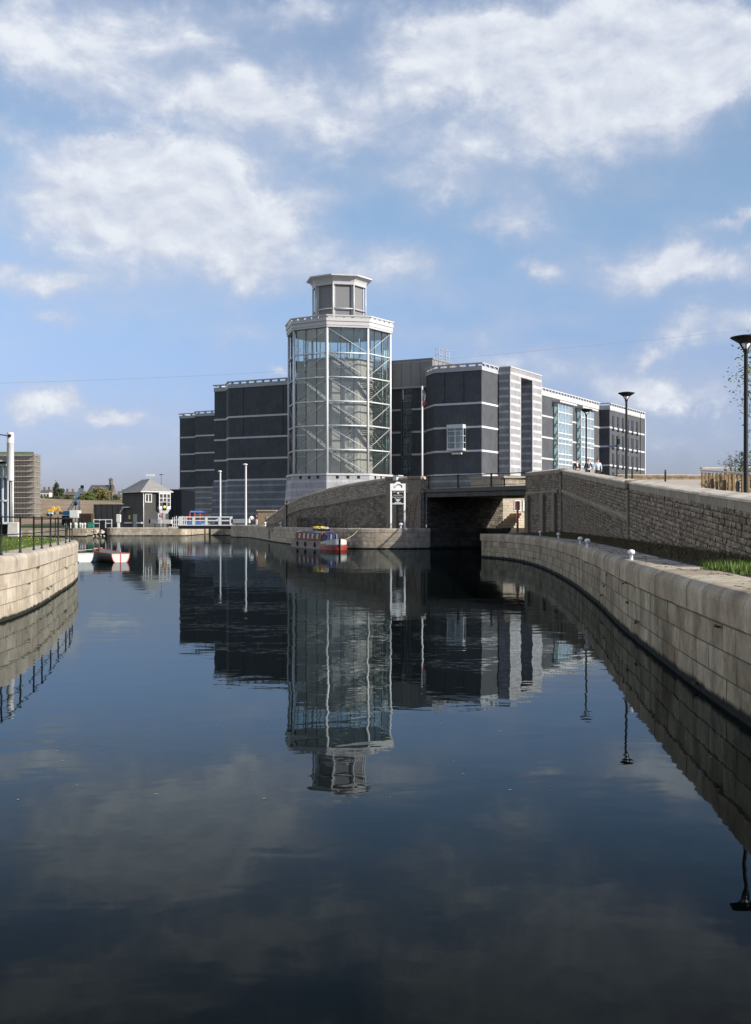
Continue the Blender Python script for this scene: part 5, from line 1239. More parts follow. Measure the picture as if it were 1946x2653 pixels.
# ================================================================== LOCK ISLAND
HC = Vector((-46.3, 238)); hr, hl = Vector((.82, .572)), Vector((-.572, .82)); H0, H1 = 1.5, 8.7
t = thing('lock_house', 'two storey dark brick lock keeper house with grey hipped roof', 'house', (HC.x, HC.y, H0))
hq = lambda r, l: (HC.x + hr.x*r + hl.x*l, HC.y + hr.y*r + hl.y*l)
RW, LW = 5.6, 9.5
m = MB(); m.prism([hq(0, 0), hq(RW, 0), hq(RW, LW), hq(0, LW)], H0, H1); m.build('wall', brickmat('brown grey house brick', (.055, .054, .053)), t)
m = MB(); ev = [hq(-.7, -.7), hq(RW + .7, -.7), hq(RW + .7, LW + .7), hq(-.7, LW + .7)]; m.prism(ev, H1 - .15, H1 + .05); rf = m.build('eaves', M_WHITE2, t)
m = MB(); r0, r1 = (*hq(RW/2, RW/2), 11.3), (*hq(RW/2, LW - RW/2), 11.3); E4 = [(*p, H1 + .06) for p in ev]
m.face([E4[0], E4[1], r0]); m.face([E4[1], E4[2], r1, r0]); m.face([E4[2], E4[3], r1]); m.face([E4[3], E4[0], r0, r1]); m.build('roof', mat('grey slate', (.21, .205, .20), .8, .25, 1.5, .01, 6), t)
def hwin(r, w_, z0, z1, nm=2, nt_=1, name='window'):
    f = MB(); p = hq(0, 0)
    for i in range(nm + 1): x_ = r + w_*i/nm; f.obox(p, hr, x_ - .07, x_ + .07, -.12, .1, z0, z1) if False else f.obox(p, hr, x_ - .07, x_ + .07, -.12, .02, z0, z1)
    for i in range(nt_ + 1): z = z0 + (z1 - z0)*i/nt_; f.obox(p, hr, r - .07, r + w_ + .07, -.13, .02, z - .07, z + .07)
    wv = f.build(name, M_WHITE, t); g = MB(); g.obox(p, hr, r, r + w_, -.06, .01, z0, z1); g.build('pane', M_DGLASS, wv)
hwin(.55, 1.3, 6.6, 8.2, 2, 1)
f = MB(); p = hq(0, 0)
for l0, l1, w0, w1, z0, z1 in ((3.2, 5.7, -.75, .0, 5.2, 5.75), (3.2, 5.7, -.75, 0, 8.2, 8.5)): f.obox(p, hr, l0, l1, w0, w1, z0, z1)
for l in (3.2, 4.0, 4.8, 5.55): f.obox(p, hr, l, l + .14, -.75, -.6, 5.75, 8.2)
for z in (6.6, 7.4): f.obox(p, hr, 3.34, 5.55, -.72, -.62, z - .05, z + .05)
f.loft([(*hq(3.6, -.1), 4.3), (*hq(5.3, -.1), 4.3), (*hq(5.3, .0), 4.3), (*hq(3.6, 0), 4.3)], [(*hq(3.25, -.7), 5.2), (*hq(5.65, -.7), 5.2), (*hq(5.65, 0), 5.2), (*hq(3.25, 0), 5.2)])
wv = f.build('bay_window', M_WHITE, t); g = MB(); g.obox(p, hr, 3.3, 5.6, -.66, -.02, 5.75, 8.2); g.build('pane', M_DGLASS, wv)
m = MB(); m.obox(hq(0, 0), hl, 2.6, 4.6, 0, .06, H0, 4.2); m.build('door', mat('grey steel door', (.19, .19, .19), .5, .1), t)
m = MB(); m.bar((*hq(.12, -.12), H0), (*hq(.12, -.12), H1), .09, n=8); m.build('downpipe', M_WHITE, t)
m = MB(); m.obox(hq(0, 0), hl, -.02, 2.4, -.02, .3, 2.3, 2.6); m.obox(hq(0, 0), hl, 4.8, 8.6, -.02, .3, 2.3, 2.6); m.build('ledge', M_BAND, t)
m = MB(); m.obox(hq(0, 0), hl, 6.0, 6.7, 0, .1, 3.2, 4.0); m.build('notice', mat('yellow notice', (.6, .42, .05), .5, .1), t)
m = MB(); m.ball((*hq(-.1, 4.6), 8.1), .16, .16, .16, 8, 6); m.build('alarm_bell', mat('red bell', (.5, .05, .03), .5, 0), t)
m = MB(); m.obox(hq(0, 0), hl, 5.8, 9.2, .1, .5, 5.5, 5.75); m.beam((*hq(-.3, 9.0), 5.5), (*hq(-.3, 10.6), 4.4), .3, .3); m.build('stair_rail', M_BAND, t)
m = MB(); m.bar((*hq(RW/2, RW/2), 11.2), (*hq(RW/2, RW/2), 11.9), .1, n=6); m.box(r0[0] - .8, r0[0] + .9, r0[1] - .2, r0[1] + .2, 11.8, 12.3); m.build('roof_cowl', M_WHITE, t)
m = MB(); q = hq(RW, 3.5); m.bar((*q, 9), (*q, 12.3), .04, n=5); m.box(q[0] - .35, q[0] + .35, q[1] - .05, q[1] + .05, 12.2, 12.35); m.build('aerial', M_BLACK, t)
# dark sheds behind
M_SHED = mat('black corrugated sheeting', (.016, .017, .019), .6, .2, 1)
def shed(label, x0, x1, D0, D1, z1, name='shed'):
    t = thing(name, label, 'shed', ((x0 + x1)/2, D0, 1.5)); m = MB(); m.box(x0, x1, D0, D1, 1.3, z1); m.build('wall', M_SHED, t); m = MB(); m.box(x0 - .15, x1 + .15, D0 - .15, D1 + .15, z1, z1 + .18); m.build('roof', M_COPED, t)
    m = MB()
    for i in range(int((x1 - x0)/1.2)): m.box(x0 + 1.2*i + .5, x0 + 1.2*i + .56, D0 - .05, D0, 1.4, z1 - .02)
    m.build('sheeting_rib', M_BLACK, t); return t
shed('low black shed left of the lock keeper house', -60.8, -52.9, 258, 268, 6.4); shed('tall black shed between the lock keeper house and the museum', -63.5, -48.6, 300, 322, 10.6)
# control cabinet, signal, beams, gates
x, y, z = atz(307.5, 231.5, zI); t = thing('control_cabinet', 'slim white lock control cabinet left of the grey house door', 'cabinet', (x, y, z)); m = MB(); m.box(x - .22, x + .22, y - .2, y + .2, z - .1, z + 1.0); m.build('plinth', M_WHITE, t); m = MB(); m.box(x - .42, x + .42, y - .3, y + .3, z + 1.0, z + 2.55); m.build('body', M_WHITE, t, .06); m = MB(); m.box(x - .34, x + .34, y - .32, y - .3, z + 1.1, z + 2.4); m.build('door', M_WHITE2, t)
x, y, z = atz(427, 229.6, zI); t = thing('traffic_light', 'white framed canal traffic light showing amber on a thin post', 'traffic light', (x, y, z)); m = MB(); m.bar((x, y, z - .1), (x, y, z + 3.6), .07, n=8); m.build('post', M_STEEL, t)
zb, zt = EYE + (HY - 1325)*y/F, EYE + (HY - 1299)*y/F; m = MB(); m.box(x - .5, x + .5, y - .08, y + .08, zb, zt); m.build('backboard', M_WHITE, t); m = MB(); m.box(x - .32, x + .32, y - .16, y - .08, zb + .25, zt - .2); hd = m.build('signal_head', M_BLACK, t)
m = MB(); m.ball((x, y - .17, (zb + zt)/2 - .1), .24, .05, .26, 12, 6); m.build('lamp', mat('amber lamp', (.9, .35, .02), .4, 0, emis=((1, .38, .03), 1.2)), hd)
def beam_thing(label, p, q, w_, h, stand, name='balance_beam', cat='lock beam'):
    t = thing(name, label, cat, tuple((Vector(p) + Vector(q))/2)); m = MB(); m.beam(p, q, w_, h); m.build('beam', M_WHITE2, t, .05); m = MB()
    for f in (.2, .8): c = Vector(p).lerp(Vector(q), f); m.bar((c.x, c.y, stand), (c.x, c.y, c.z - h/2), .09, n=6)
    m.build('leg', M_BLACK, t); m = MB(); m.beam(Vector(p) - (Vector(q) - Vector(p)).normalized()*.3, p, w_*.98, h*.98); m.build('end_cap', M_BLACK, t); return t
beam_thing('white lock balance beam in front of the lock keeper house', (-43.4, 231, 2.75), (-39.2, 230.4, 2.65), .5, .8, zI)
beam_thing('white lock balance beam on the towpath right of the swing bridge', (-25.4, 213.6, 2.75), (-22.3, 212.4, 2.8), .5, .75, zC)
m = MB(); q = atz(417, 229.9, zI); m.box(q.x - .55, q.x + .55, q.y - .05, q.y + .05, zI + 1.6, zI + 2.8); t0 = m.build('notice_board', M_WHITE); tag(t0, 'white notice board with a red mark behind the beam by the house', 'notice board'); m = MB(); m.lathe((0, 0, 0), [(.12, 0), (.3, 0), (.3, .02), (.12, .02)], 12, caps=False); m.v = [(q.x + x, q.y - .07 - z, zI + 2.25 + y) for x, y, z in m.v]; m.build('red_mark', red2, t0); m = MB(); m.bar((q.x, q.y, zI), (q.x, q.y, zI + 1.6), .06, n=6); m.build('post', M_WHITE, t0)
# white swing bridge over the lock mouth
t = thing('swing_bridge', 'low white railed swing footbridge across the lock mouth', 'footbridge', (-32, 223, 2)); yb = 222.0; bx = lambda px: (px - CX)*yb/F
m = MB(); m.box(bx(462), bx(601), yb, yb + 1.8, 1.35, 1.95); m.build('deck', M_BLACK, t)
for k, oy in enumerate((.05, 1.75)):
    m = MB()
    for z in (3.55, 2.9): m.box(bx(463), bx(600), yb + oy - .05, yb + oy + .05, z - .11, z + .11)
    m.box(bx(463), bx(600), yb + oy - .05, yb + oy + .05, 1.96, 2.1); rl = m.build('railing', M_WHITE, t)
    for px in (466, 500, 533, 568, 597): m = MB(); m.box(bx(px) - .13, bx(px) + .13, yb + oy - .08, yb + oy + .08, 1.95, 3.66); m.build('post', M_WHITE, rl)
m = MB(); m.beam((bx(540), yb + .9, 2.1), (bx(565), yb + .9, 3.3), .1, .12); m.beam((bx(520), yb + .9, 2.2), (bx(555), yb + .9, 2.5), .1, .14); m.build('winding_gear', M_WHITE, t)
t = thing('picket_fence', 'short white picket rail at the left end of the swing bridge', 'fence', (-38, 233, zI)); m = MB(); m.box(-39.6, -36.7, 233, 233.1, 2.9, 3.1); m.box(-39.6, -36.7, 233, 233.1, 2.1, 2.25); m.build('rail', M_WHITE, t)
for i in range(8): x = -39.5 + .38*i; m = MB(); m.box(x - .08, x + .08, 232.94, 232.99, zI, 3.5 + .15*(i % 3)); m.build('picket', M_WHITE, t)
t = thing('lock_gate', 'black lock gate with white walkway rails left of the island', 'lock gate', (-53, 224, 0)); m = MB(); m.box(-53.9, -51.4, 240, 240.5, -.5, 2.2); m.build('gate', M_BLACK, t)
m = MB(); m.box(-56.4, -52.6, 239, 239.08, 3.0, 3.15); m.box(-56.4, -52.6, 239, 239.08, 2.3, 2.42); 
for x in (-56.3, -55.1, -53.9, -52.7): m.box(x - .07, x + .07, 238.98, 239.1, 1.4, 3.2)
m.build('walkway_rail', M_WHITE, t)
x, y, z = atz(265.5, 226, 0); m = MB(); m.box(x - .45, x + .45, y - .3, y + .3, .55, 2.6); m.box(x - .55, x + .55, y - .35, y + .35, 2.6, 2.8); m.box(x - .25, x + .25, y - .2, y + .2, -.5, .55); tag(m.build('fender_post', M_BLACK), 'squat black timber fender standing in the water by the lock gate', 'fender post')
x, y, z = atz(252, 221, .0); rnd = random.Random(2); t = thing('rubble_heap', 'heap of pale broken stones at the waterline beside the lock gate', 'rubble', (x, y, 0))
m = MB()
for k in range(26):
    c = (x + rnd.uniform(-.9, 1.1), y + rnd.uniform(-.6, 1.2), rnd.uniform(-.1, 1.1)); m.ball(c, rnd.uniform(.2, .38), rnd.uniform(.2, .35), rnd.uniform(.15, .25), 6, 4)
m.build('stone', M_COPE, t)
x, y, z = atz(236, 222, zW); t = thing('crate', 'green box on the bank left of the rubble', 'crate', (x, y, z)); m = MB(); m.box(x - .55, x + .55, y - .4, y + .4, z, z + 1.0); gm = mat('green painted box', (.02, .16, .11), .5, .2); m.build('body', gm, t, .03); m = MB(); m.box(x - .6, x + .6, y - .45, y + .45, z + 1.0, z + 1.1); m.build('lid', gm, t, .02)
for k, (px, D, h) in enumerate(((170, 221, .9), (182, 224, 1.0), (195, 222, 1.05), (198, 226, 1.0), (208, 223, 1.0), (213, 221, .95), (220, 224, 1.0))):
    x, y, z = atz(px, D, zW); m = MB(); m.lathe((x, y, z), [(.2, -.1), (.19, .5*h), (.23, .55*h), (.26, .85*h), (.16, h), (.04, h + .04)], 10); tag(m.build('bank_bollard', M_WHITE2), 'round topped white bollard on the grass bank left of the lock', 'bollard', 'white bollards on the far left bank')
# boat with the blue canopy
x0, x1, y = (472 - CX)*262/F, (536 - CX)*262/F, 262; t = thing('trip_boat', 'blue trip boat with red posts and blue canopy beyond the swing bridge', 'boat', ((x0 + x1)/2, y, 1.5)); bl2 = mat('bright blue canvas', (.05, .17, .42), .7, .15)
m = MB(); m.loft([(x0 + .4, y, 1.2), (x1 - .3, y, 1.2), (x1 - .3, y + 2, 1.2), (x0 + .4, y + 2, 1.2)], [(x0, y - .2, 2.6), (x1, y - .2, 2.6), (x1, y + 2.2, 2.6), (x0, y + 2.2, 2.6)]); m.build('hull', bl2, t)
m = MB(); cx0 = (491 - CX)*262/F; m.loft([(cx0, y - .1, 4.7), (x1, y - .1, 4.7), (x1, y + 2.1, 4.7), (cx0, y + 2.1, 4.7)], [(cx0 + .2, y + .3, 5.05), (x1 - .2, y + .3, 5.05), (x1 - .2, y + 1.7, 5.05), (cx0 + .2, y + 1.7, 5.05)]); m.build('canopy', bl2, t)
for f in (.02, .3, .62, .98): xx = cx0 + (x1 - cx0)*f; m = MB(); m.box(xx - .13, xx + .13, y, y + .2, 2.6, 4.7); m.build('post', red2, t)
redj = mat('red jacket cloth', (.5, .05, .04), .8, .1); jean = mat('blue jeans', (.05, .09, .2), .8, .2); dark = mat('dark trousers', (.015, .015, .017), .8, .2)
person('person in red leaning at the left end of the trip boat', (x0 + .3, y - .8, 2.1), R(-30), 1.75, redj, dark, group='people by the lock'); person('second person in red standing under the trip boat canopy', (cx0 - .6, y - .7, 2.2), R(30), 1.78, redj, dark, group='people by the lock')
q = PC.off(s_near(PC, -22.0, 203), -1.0, zC)
person('person in white shirt and black trousers standing at the towpath edge', tuple(atz(652, 204, zC)), R(200), 1.86, shirtw, dark, group='people by the lock', arm=.12, stride=.05)
person('person in maroon top behind the white shirted figure', tuple(atz(664.5, 207, zC)), R(160), 1.9, mat('maroon cloth', (.25, .03, .05), .8, .1), shirtw, group='people by the lock', stride=.04)
person('small child in pale blue beside the maroon topped figure', tuple(atz(673, 205, zC)), R(100), 1.25, mat('pale blue cloth', (.5, .62, .75), .8, .1), jean, group='people by the lock', stride=.08)
# stone hut at the foot of the ramp
x0, x1 = (668 - CX)*188/F, (712 - CX)*188/F; t = thing('stone_hut', 'low brown hut with a pale door at the foot of the ramp', 'hut', ((x0 + x1)/2, 188, 2)); m = MB(); m.box(x0, x1, 188, 191, 1.9, 4.35); m.build('wall', M_BROWNST, t); m = MB(); m.box(x0 - .2, x1 + .2, 187.8, 191.2, 4.35, 4.55); m.build('roof', M_COPED, t); m = MB(); m.box((690 - CX)*188/F, (703 - CX)*188/F, 187.92, 188, 2.05, 3.5); m.build('door', M_CREAM, t)
# lit masonry of the lock chamber under the swing bridge is the quay's own wall; a rusty post stands in it
m = MB(); q = atz(531, 234.5, 0); m.box(q.x - .14, q.x + .14, q.y - .14, q.y + .14, -.4, 1.9); tag(m.build('guide_post', rust), 'rusty guide post in the water under the swing bridge', 'post')
# depth board on the towpath wall
d = s_near(PC, -14.6, 167); q = PC.off(d, .06, 0); m = MB(); m.box(q.x - .16, q.x + .16, q.y - .05, q.y + .03, .35, 1.75); db = m.build('depth_board', M_WHITE2); tag(db, 'white depth gauge board fixed to the towpath quay wall', 'gauge board'); m = MB()
for k in range(5): m.box(q.x - .1, q.x + .1, q.y - .07, q.y - .052, .45 + .27*k, .56 + .27*k)
m.build('gauge_mark', M_BLACK, db)

# ================================================================== FAR LEFT BACKGROUND
D = 430; k_ = D/F; X = lambda px: (px - CX)*k_; Z = lambda y: EYE + (HY - y)*k_
t = thing('scaffolded_block', 'tall building wrapped in scaffolding and brown netting at the far left', 'building', (X(60), D, 2))
m = MB(); m.box(X(-60), X(88), D, D + 8, 1, Z(1176)); m.build('wall', mat('brown netted facade', (.21, .19, .165), .9, .35, .5, streak=.3), t)
lifts = [1179 + 13.7*i for i in range(12)]
for i, y in enumerate(lifts):
    m = MB(); m.box(X(-62), X(90 - (i % 3)*2), D - 1.5, D - .2, Z(y + 1.7), Z(y + .2)); m.box(X(88), X(90), D - 1.5, D + 8, Z(y + 1.5), Z(y + .6)); m.build('scaffold_deck', mat('pale scaffold boards', (.40, .345, .28), .8, .3, 1), t)
m = MB()
for i in range(40): x = X(-60) + (X(90) - X(-60))*i/39; m.bar((x, D - 1.4, 1), (x, D - 1.4, Z(1172)), .07, n=4)
for y in lifts:
    for dy in (4.5, 9): m.bar((X(-60), D - 1.45, Z(y + dy)), (X(91), D - 1.45, Z(y + dy)), .05, n=4)
for i in range(5): m.bar((X(90), D + 2.0*i, 1), (X(90), D + 2.0*i, Z(1174)), .07, n=4)
m.build('scaffold_tubes', mat('dull scaffold steel', (.17, .16, .15), .6, .2), t); m = MB(); m.box(X(-60), X(90), D - 1.5, D - 1.44, Z(1177), Z(1171)); m.build('netting', mat('green netting', (.08, .16, .10), .9, .3, 1), t)
# mobile crane
D = 330; k_ = D/F; t = thing('mobile_crane', 'blue crawler crane with a lattice jib on the building site', 'crane', (X(172), D, 2)); crb = mat('crane blue', (.07, .24, .42), .5, .2)
m = MB(); m.box(X(166), X(181), D - 1, D + 1, Z(1335), Z(1324)); m.box(X(160), X(168), D - 1, D + 1, Z(1333), Z(1327)); m.build('cab', crb, t, .05); m = MB(); m.box(X(163), X(184), D - 1.2, D + 1.2, 1.6, Z(1336)); m.build('crawler_track', M_BLACK, t)
m = MB(); a, b_ = Vector((X(177), D, Z(1327))), Vector((X(213), D, Z(1263)))
for dx, dy in ((-.4, -.4), (.4, -.4), (-.4, .4), (.4, .4)): m.bar(a + Vector((dx, dy, 0)), b_ + Vector((dx*.4, dy*.4, 0)), .07, n=4)
for i in range(12):
    f, g_ = i/12, (i + 1)/12; s_ = 1 if i % 2 else -1; w0, w1 = .4*(1 - f*.6), .4*(1 - g_*.6)
    m.bar(a.lerp(b_, f) + Vector((s_*w0, -w0, 0)), a.lerp(b_, g_) + Vector((-s_*w1, -w1, 0)), .05, n=4)
m.build('jib', crb, t); m = MB(); m.box(b_.x - .4, b_.x + .4, D - .3, D + .3, b_.z - .2, b_.z + .6); m.build('jib_head', M_BLACK, t)
m = MB(); m.bar((X(205), D, 2), (X(205), D, Z(1296)), .35, .3, n=8); tag(m.build('site_post', M_BAND), 'pale tall post standing right of the blue crane', 'post')
m = MB(); m.bar((X(177), D + 8, 2), (X(177), D + 8, Z(1300)), .1, n=6); m.ball((X(177), D + 8, Z(1303)), .6, .6, .7, 8, 6); tag(m.build('site_lamp', M_LAMP), 'dark globe lamp left of the crane jib', 'lamp')
D = 254; k_ = D/F; t = thing('site_trailer', 'white box trailer parked on the far bank', 'trailer', (X(191), D, 1.5)); m = MB(); m.box(X(180), X(202), D, D + 3, Z(1342), Z(1322)); m.build('body', M_WHITE, t, .05); m = MB()
for px in (184, 197): m.lathe((0, 0, 0), [(.35, 0), (.35, .25)], 10); m.v[-20:] = [(X(px) + x, D - z, 1.85 + y) for x, y, z in m.v[-20:]]
m.build('wheel', M_BLACK, t)
m = MB(); m.box(X(203), X(233), D + 1, D + 4, 1.4, Z(1330)); o = m.build('container', mat('rusty brown steel', (.09, .05, .03), .8, .3, 1)); tag(o, 'rusty brown skip container right of the white trailer', 'container'); m = MB()
for i in range(9): m.box(X(204) + .32*i, X(204) + .32*i + .1, D + .93, D + 1, 1.6, Z(1331))
m.build('rib', M_BLACK, o)
# excavator on the slope
D = 450; k_ = D/F; gz = hill_z(X(137), D); t = thing('excavator', 'yellow excavator working on the bare earth slope', 'excavator', (X(137), D, gz)); yl = mat('digger yellow', (.62, .36, .04), .5, .2)
m = MB(); m.box(X(126), X(140), D - 1.3, D + 1.3, gz + .9, gz + 1.9); m.box(X(136), X(143), D - 1.2, D, gz + 1.9, gz + 2.9); m.build('cab', yl, t, .1); m = MB(); m.box(X(124), X(142), D - 1.5, D + 1.5, gz, gz + .85); m.build('crawler_track', M_BLACK, t, .2)
m = MB(); m.beam((X(141), D, gz + 1.5), (X(152), D, gz + 3.0), .4, .6); m.beam((X(152), D, gz + 3.0), (X(157), D, gz + .9), .35, .45); m.build('boom', yl, t); m = MB(); m.loft([(X(155), D - .6, gz + .1), (X(160), D - .6, gz + .1), (X(160), D + .6, gz + .1), (X(155), D + .6, gz + .1)], [(X(154), D - .6, gz + 1.1), (X(158), D - .6, gz + 1.2), (X(158), D + .6, gz + 1.2), (X(154), D + .6, gz + 1.1)]); m.build('bucket', M_BLACK, t)
t = thing('dumper', 'pale blue dumper beside the yellow excavator', 'dumper', (X(147), D - 8, hill_z(X(147), D - 8))); gz = t.location.z; m = MB(); m.box(X(140), X(152), D - 9, D - 7, gz + .6, gz + 1.4); m.build('body', mat('pale blue paint', (.35, .5, .6), .5, .1), t, .1); m = MB()
for px in (142, 150): m.ball((X(px), D - 9, gz + .45), .5, .25, .5, 10, 6)
m.build('wheel', M_BLACK, t)
# church on the ridge
D = 680; k_ = D/F; gz = 13.0; t = thing('church', 'dark stone church with steep roof and a bellcote on the skyline', 'church', (X(257), D, gz)); stn = mat('dark church stone', (.13, .105, .085), .9, .3, .4)
x0, x1 = X(222), X(283); er, rr_ = Z(1282), Z(1256)
m = MB(); m.box(x0, x1, D, D + 11, gz - 2, er); m.build('wall', stn, t)
m = MB(); m.loft([(x0 - .3, D - .5, er), (x1, D - .5, er), (x1, D + 11.5, er), (x0 - .3, D + 11.5, er)], [(X(231), D + 5.5, rr_), (x1, D + 5.5, rr_), (x1, D + 5.6, rr_), (X(231), D + 5.6, rr_)]); m.build('roof', mat('church slate', (.06, .065, .07), .7, .2, .5), t)
m = MB(); gx = x1; pts = [(D - 1, gz - 2), (D + 12, gz - 2), (D + 12, er), (D + 5.5, rr_ + 1.0), (D - 1, er)]; m.loft([(gx, a, b_) for a, b_ in pts], [(X(294), a - 3, b_ - (0 if b_ < er + .1 else 1.5)) for a, b_ in pts]); m.build('gable', stn, t)
m = MB(); m.box(X(278), X(280), D + 4, D + 7, rr_ - 1, Z(1242)); m.box(X(284), X(286), D + 4, D + 7, rr_ - 1, Z(1242)); m.box(X(277), X(287), D + 4, D + 7, Z(1243), Z(1241)); m.loft([(X(277), D + 4, Z(1241)), (X(287), D + 4, Z(1241)), (X(287), D + 7, Z(1241)), (X(277), D + 7, Z(1241))], [(X(281.5), D + 5, Z(1236)), (X(282.5), D + 5, Z(1236)), (X(282.5), D + 6, Z(1236)), (X(281.5), D + 6, Z(1236))]); m.build('bellcote', stn, t)
for i in range(4): px = 236 + 11*i; m = MB(); m.box(X(px), X(px + 3), D - .1, D + .05, er - 4.2, er - 1.2); m.build('window', M_BLACK, t)
# houses on the crest
D = 650; k_ = D/F
def cottage(label, p0, p1, yr, ye, yb_, wallm, chim, dd=0):
    y0 = D + dd; t = thing('terraced_house', label, 'house', (X((p0 + p1)/2), y0, Z(yb_)), 'houses along the ridge'); m = MB(); m.box(X(p0), X(p1), y0, y0 + 8, Z(yb_) - 3, Z(ye)); m.build('wall', wallm, t)
    m = MB(); m.loft([(X(p0) - .3, y0 - .4, Z(ye)), (X(p1) + .3, y0 - .4, Z(ye)), (X(p1) + .3, y0 + 8.4, Z(ye)), (X(p0) - .3, y0 + 8.4, Z(ye))], [(X(p0) - .2, y0 + 4, Z(yr)), (X(p1) + .2, y0 + 4, Z(yr)), (X(p1) + .2, y0 + 4.1, Z(yr)), (X(p0) - .2, y0 + 4.1, Z(yr))]); rf = m.build('roof', mat('brown roof tiles', (.10, .08, .07), .8, .3, .6), t)
    for c in chim: m = MB(); m.box(X(c) - .5, X(c) + .5, y0 + 3.4, y0 + 4.6, Z(yr) - .8, Z(yr) + 1.7); m.build('chimney', stn, rf)
    n = max(1, int((p1 - p0)/7))
    for i in range(n): c = p0 + (p1 - p0)*(i + .5)/n; m = MB(); m.box(X(c) - .5, X(c) + .5, y0 - .08, y0 + .05, Z(ye) - 2.6, Z(ye) - 1.1); m.build('window', M_DGLASS, t)
whw = mat('white render', (.55, .53, .5), .8, .15, .6); brk = mat('red brown brick', (.17, .10, .075), .9, .25, .6)
cottage('white rendered house beside the scaffolded block', 104, 128, 1269, 1275, 1287, whw, (110, 122)); cottage('brown brick house with dark roof left of the tall conifer', 122, 141, 1268, 1275, 1288, brk, (126, 136), 6)
cottage('long low house with grey roof right of the conifer', 166, 192, 1274, 1283, 1293, brk, (170, 184)); cottage('brick house with two chimneys near the crane tip', 186, 204, 1271, 1279, 1292, brk, (190, 198), 10); cottage('small house left of the church behind the crane jib', 203, 222, 1277, 1284, 1295, brk, (207,), 16); cottage('low brick house right of the church', 292, 308, 1280, 1288, 1299, brk, (300,), 4)
# trees on the ridge
D = 640; k_ = D/F
def rt(name, label, px, yt, yb_, rpx, n, size, leaf, seed, cc=.58, kz=.48, dd=0):
    b = (X(px), D + dd, Z(yb_) - .4); h = Z(yt) - b[2]; tree(name, label, b, h, (rpx*k_, rpx*k_*.8, h*kz), n, size, leaf, seed, cc, 'trees on the far ridge', .35, 8)
rt('conifer_tree', 'tall dark conifer among the houses on the ridge', 146, 1252, 1288, 6, 2200, .9, M_LEAFD, 41, .52, .5); rt('conifer_tree', 'lower dark tree beside the tall conifer on the ridge', 158, 1266, 1290, 8, 1500, .9, M_LEAFD, 42)
rt('budding_tree', 'broad brownish budding tree in front of the church roof', 256, 1266, 1303, 25, 4600, 1.0, M_LEAFB, 43, .56, .5); rt('leafy_tree', 'fresh green round tree below the church', 248, 1279, 1308, 14, 2600, .9, M_LEAF, 44, .55, .5, -14); rt('leafy_tree', 'green tree lower left of the round green tree', 228, 1288, 1312, 10, 1500, .9, M_LEAFD, 45, .55, .5, -18); rt('budding_tree', 'brown budding tree at the right end of the church', 283, 1276, 1304, 11, 1700, .9, M_LEAFB, 46, .55, .5, -8)
rt('leafy_tree', 'dark green tree right of the church against the black shed', 303, 1284, 1306, 9, 1200, .9, M_LEAFD, 47, .5, .5, -4)
m = MB(); rnd = random.Random(77)
for i in range(26): leaf_mass(m, (X(106 + 4.3*i), D - 20, Z(1294 + (i % 3)*1.5) + rnd.uniform(-.5, .5)), (3, 2.5, 1.6), 110, .8, rnd, 6)
o = m.build('hedge_foliage', M_LEAFD); tag(o, 'dark rough scrub along the foot of the ridge houses', 'scrub', kind='stuff')
# overhead cable
pts = [at(px, y, 78) for px, y in ((-500, 1008), (-300, 1003), (0, 993), (420, 978), (745, 961), (1181, 928), (1430, 905), (1700, 879), (1946, 853), (2300, 812))]; m = MB(); sp = spline(pts, 3)
for a, b_ in zip(sp, sp[1:]): m.bar(a, b_, .009, n=4)
tag(m.build('overhead_cable', mat('grey cable', (.22, .23, .25), .6, 0)), 'thin overhead cable sagging across the sky', 'cable')

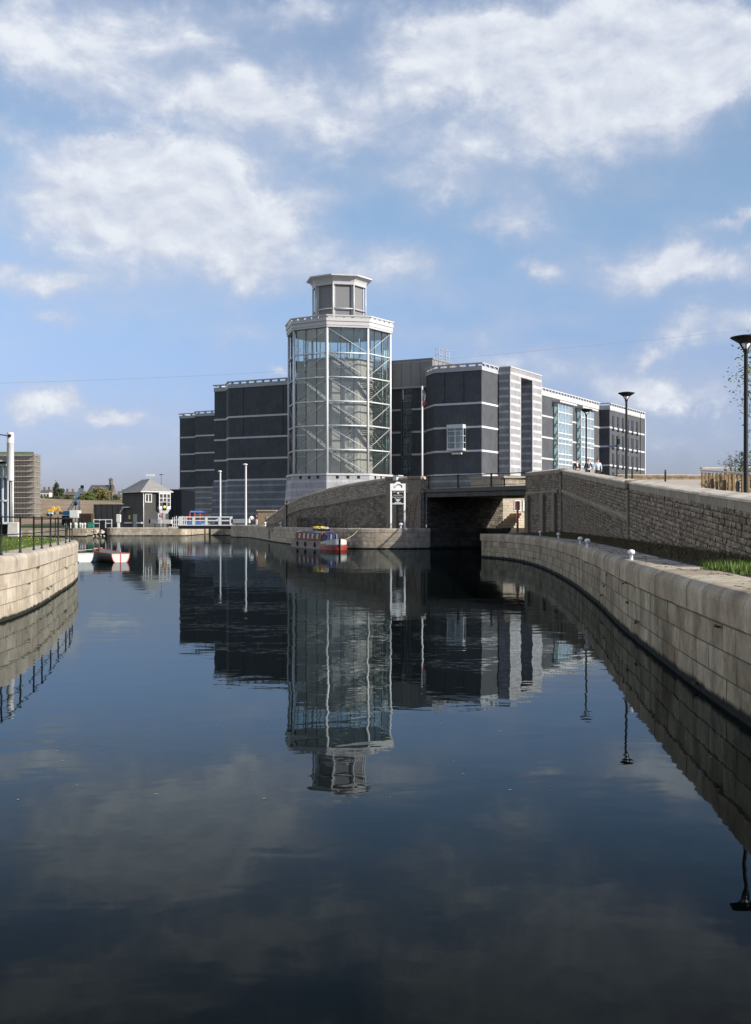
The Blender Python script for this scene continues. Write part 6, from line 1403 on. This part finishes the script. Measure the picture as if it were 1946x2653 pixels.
# ropes, clutter, weeds
rope = mat('pale mooring rope', (.42, .38, .30), .9, .2, 8)
def rope_thing(label, p, q, sag, r=.02):
    m = MB(); p, q = Vector(p), Vector(q); pts = [p.lerp(q, i/8) - Vector((0, 0, sag*4*(i/8)*(1 - i/8))) for i in range(9)]
    for a, b_ in zip(pts, pts[1:]): m.bar(a, b_, r, n=5)
    tag(m.build('mooring_rope', rope), label, 'rope')
rope_thing('mooring rope from the narrowboat bow to the rounded quay', npt(1.2, .7, 1.0), (-1.6, 121.6, zC + .05), .25)
rope_thing('mooring rope from the narrowboat stern to the towpath', npt(NL - .6, .6, .8), (-7.0, 135.8, zC + .05), .3)
rope_thing('slack rope from the red trimmed rowing boat to the left quay', (-19.4, 85.0, .9), (-24.5, 76.2, zL), .5)
for s_ in (5.5, 9.5, 13.0):
    m = MB(); c = npt(s_, -1.12, .42); rows = []
    for i in range(13):
        a = 2*math.pi*i/12; rows.append([Vector((c.x, c.y, c.z)) + Vector((nd.x, nd.y, 0))*(math.cos(a)*(.2 + .07*math.cos(b_))) + Vector((0, 0, 1))*(math.sin(a)*(.2 + .07*math.cos(b_))) + Vector((nr.x, nr.y, 0))*(.07*math.sin(b_)) for b_ in [2*math.pi*j/8 for j in range(8)]])
    m.grid(rows, .5, True, True); m.bar(c + Vector((0, 0, .2)), npt(s_, -1.05, .85), .012, n=4); m.build('tyre_fender', M_BLACK, hull)
m = MB(); m.beam(npt(7.0, -.45, 1.80), npt(13.5, -.5, 1.80), .22, .04); m.build('gang_plank', M_TIMBD, cab)
m = MB(); m.bar(npt(6.5, .5, 1.83), npt(13.0, .55, 1.83), .03, n=6); m.build('boat_pole', rope, cab)
m = MB(); rnd = random.Random(91)
for path, a, b_, z in ((PL, s_at(PL, 24), s_near(PL, -18.2, 69), zL), (PR, s_at(PR, 15), s_at(PR, 88), zR), (PC, s_near(PC, -12.5, 155), s_near(PC, 6, 122), zC)):
    for k in range(18):
        d = rnd.uniform(a, b_); zz = rnd.choice((z - .53, z - .95, z - 1.35, .12)) + rnd.uniform(-.03, .03)
        leaf_mass(m, path.off(d, .07, zz), (.07, .07, .06), rnd.randint(6, 20), .07, rnd, 3)
o = m.build('wall_weeds', M_LEAFD); tag(o, 'small dark weed tufts growing from the joints of the quay walls', 'weeds', kind='stuff')
m = MB()
for k in range(70):
    e = rnd.random(); y = 12 + 60*rnd.random()**1.6; x = rnd.uniform(-.30, .30)*y
    a = rnd.uniform(0, 6.28); L = rnd.uniform(.008, .03); m.face([(x - math.cos(a)*L, y - math.sin(a)*L, .004), (x + math.sin(a)*L*.5, y - math.cos(a)*L*.5, .005), (x + math.cos(a)*L, y + math.sin(a)*L, .004), (x - math.sin(a)*L*.5, y + math.cos(a)*L*.5, .005)])
o = m.build('floating_leaves', mat('wet floating leaf', (.30, .28, .22), .6, .3, 5)); tag(o, 'tiny leaves and specks drifting on the dark water', 'floating debris', kind='stuff')
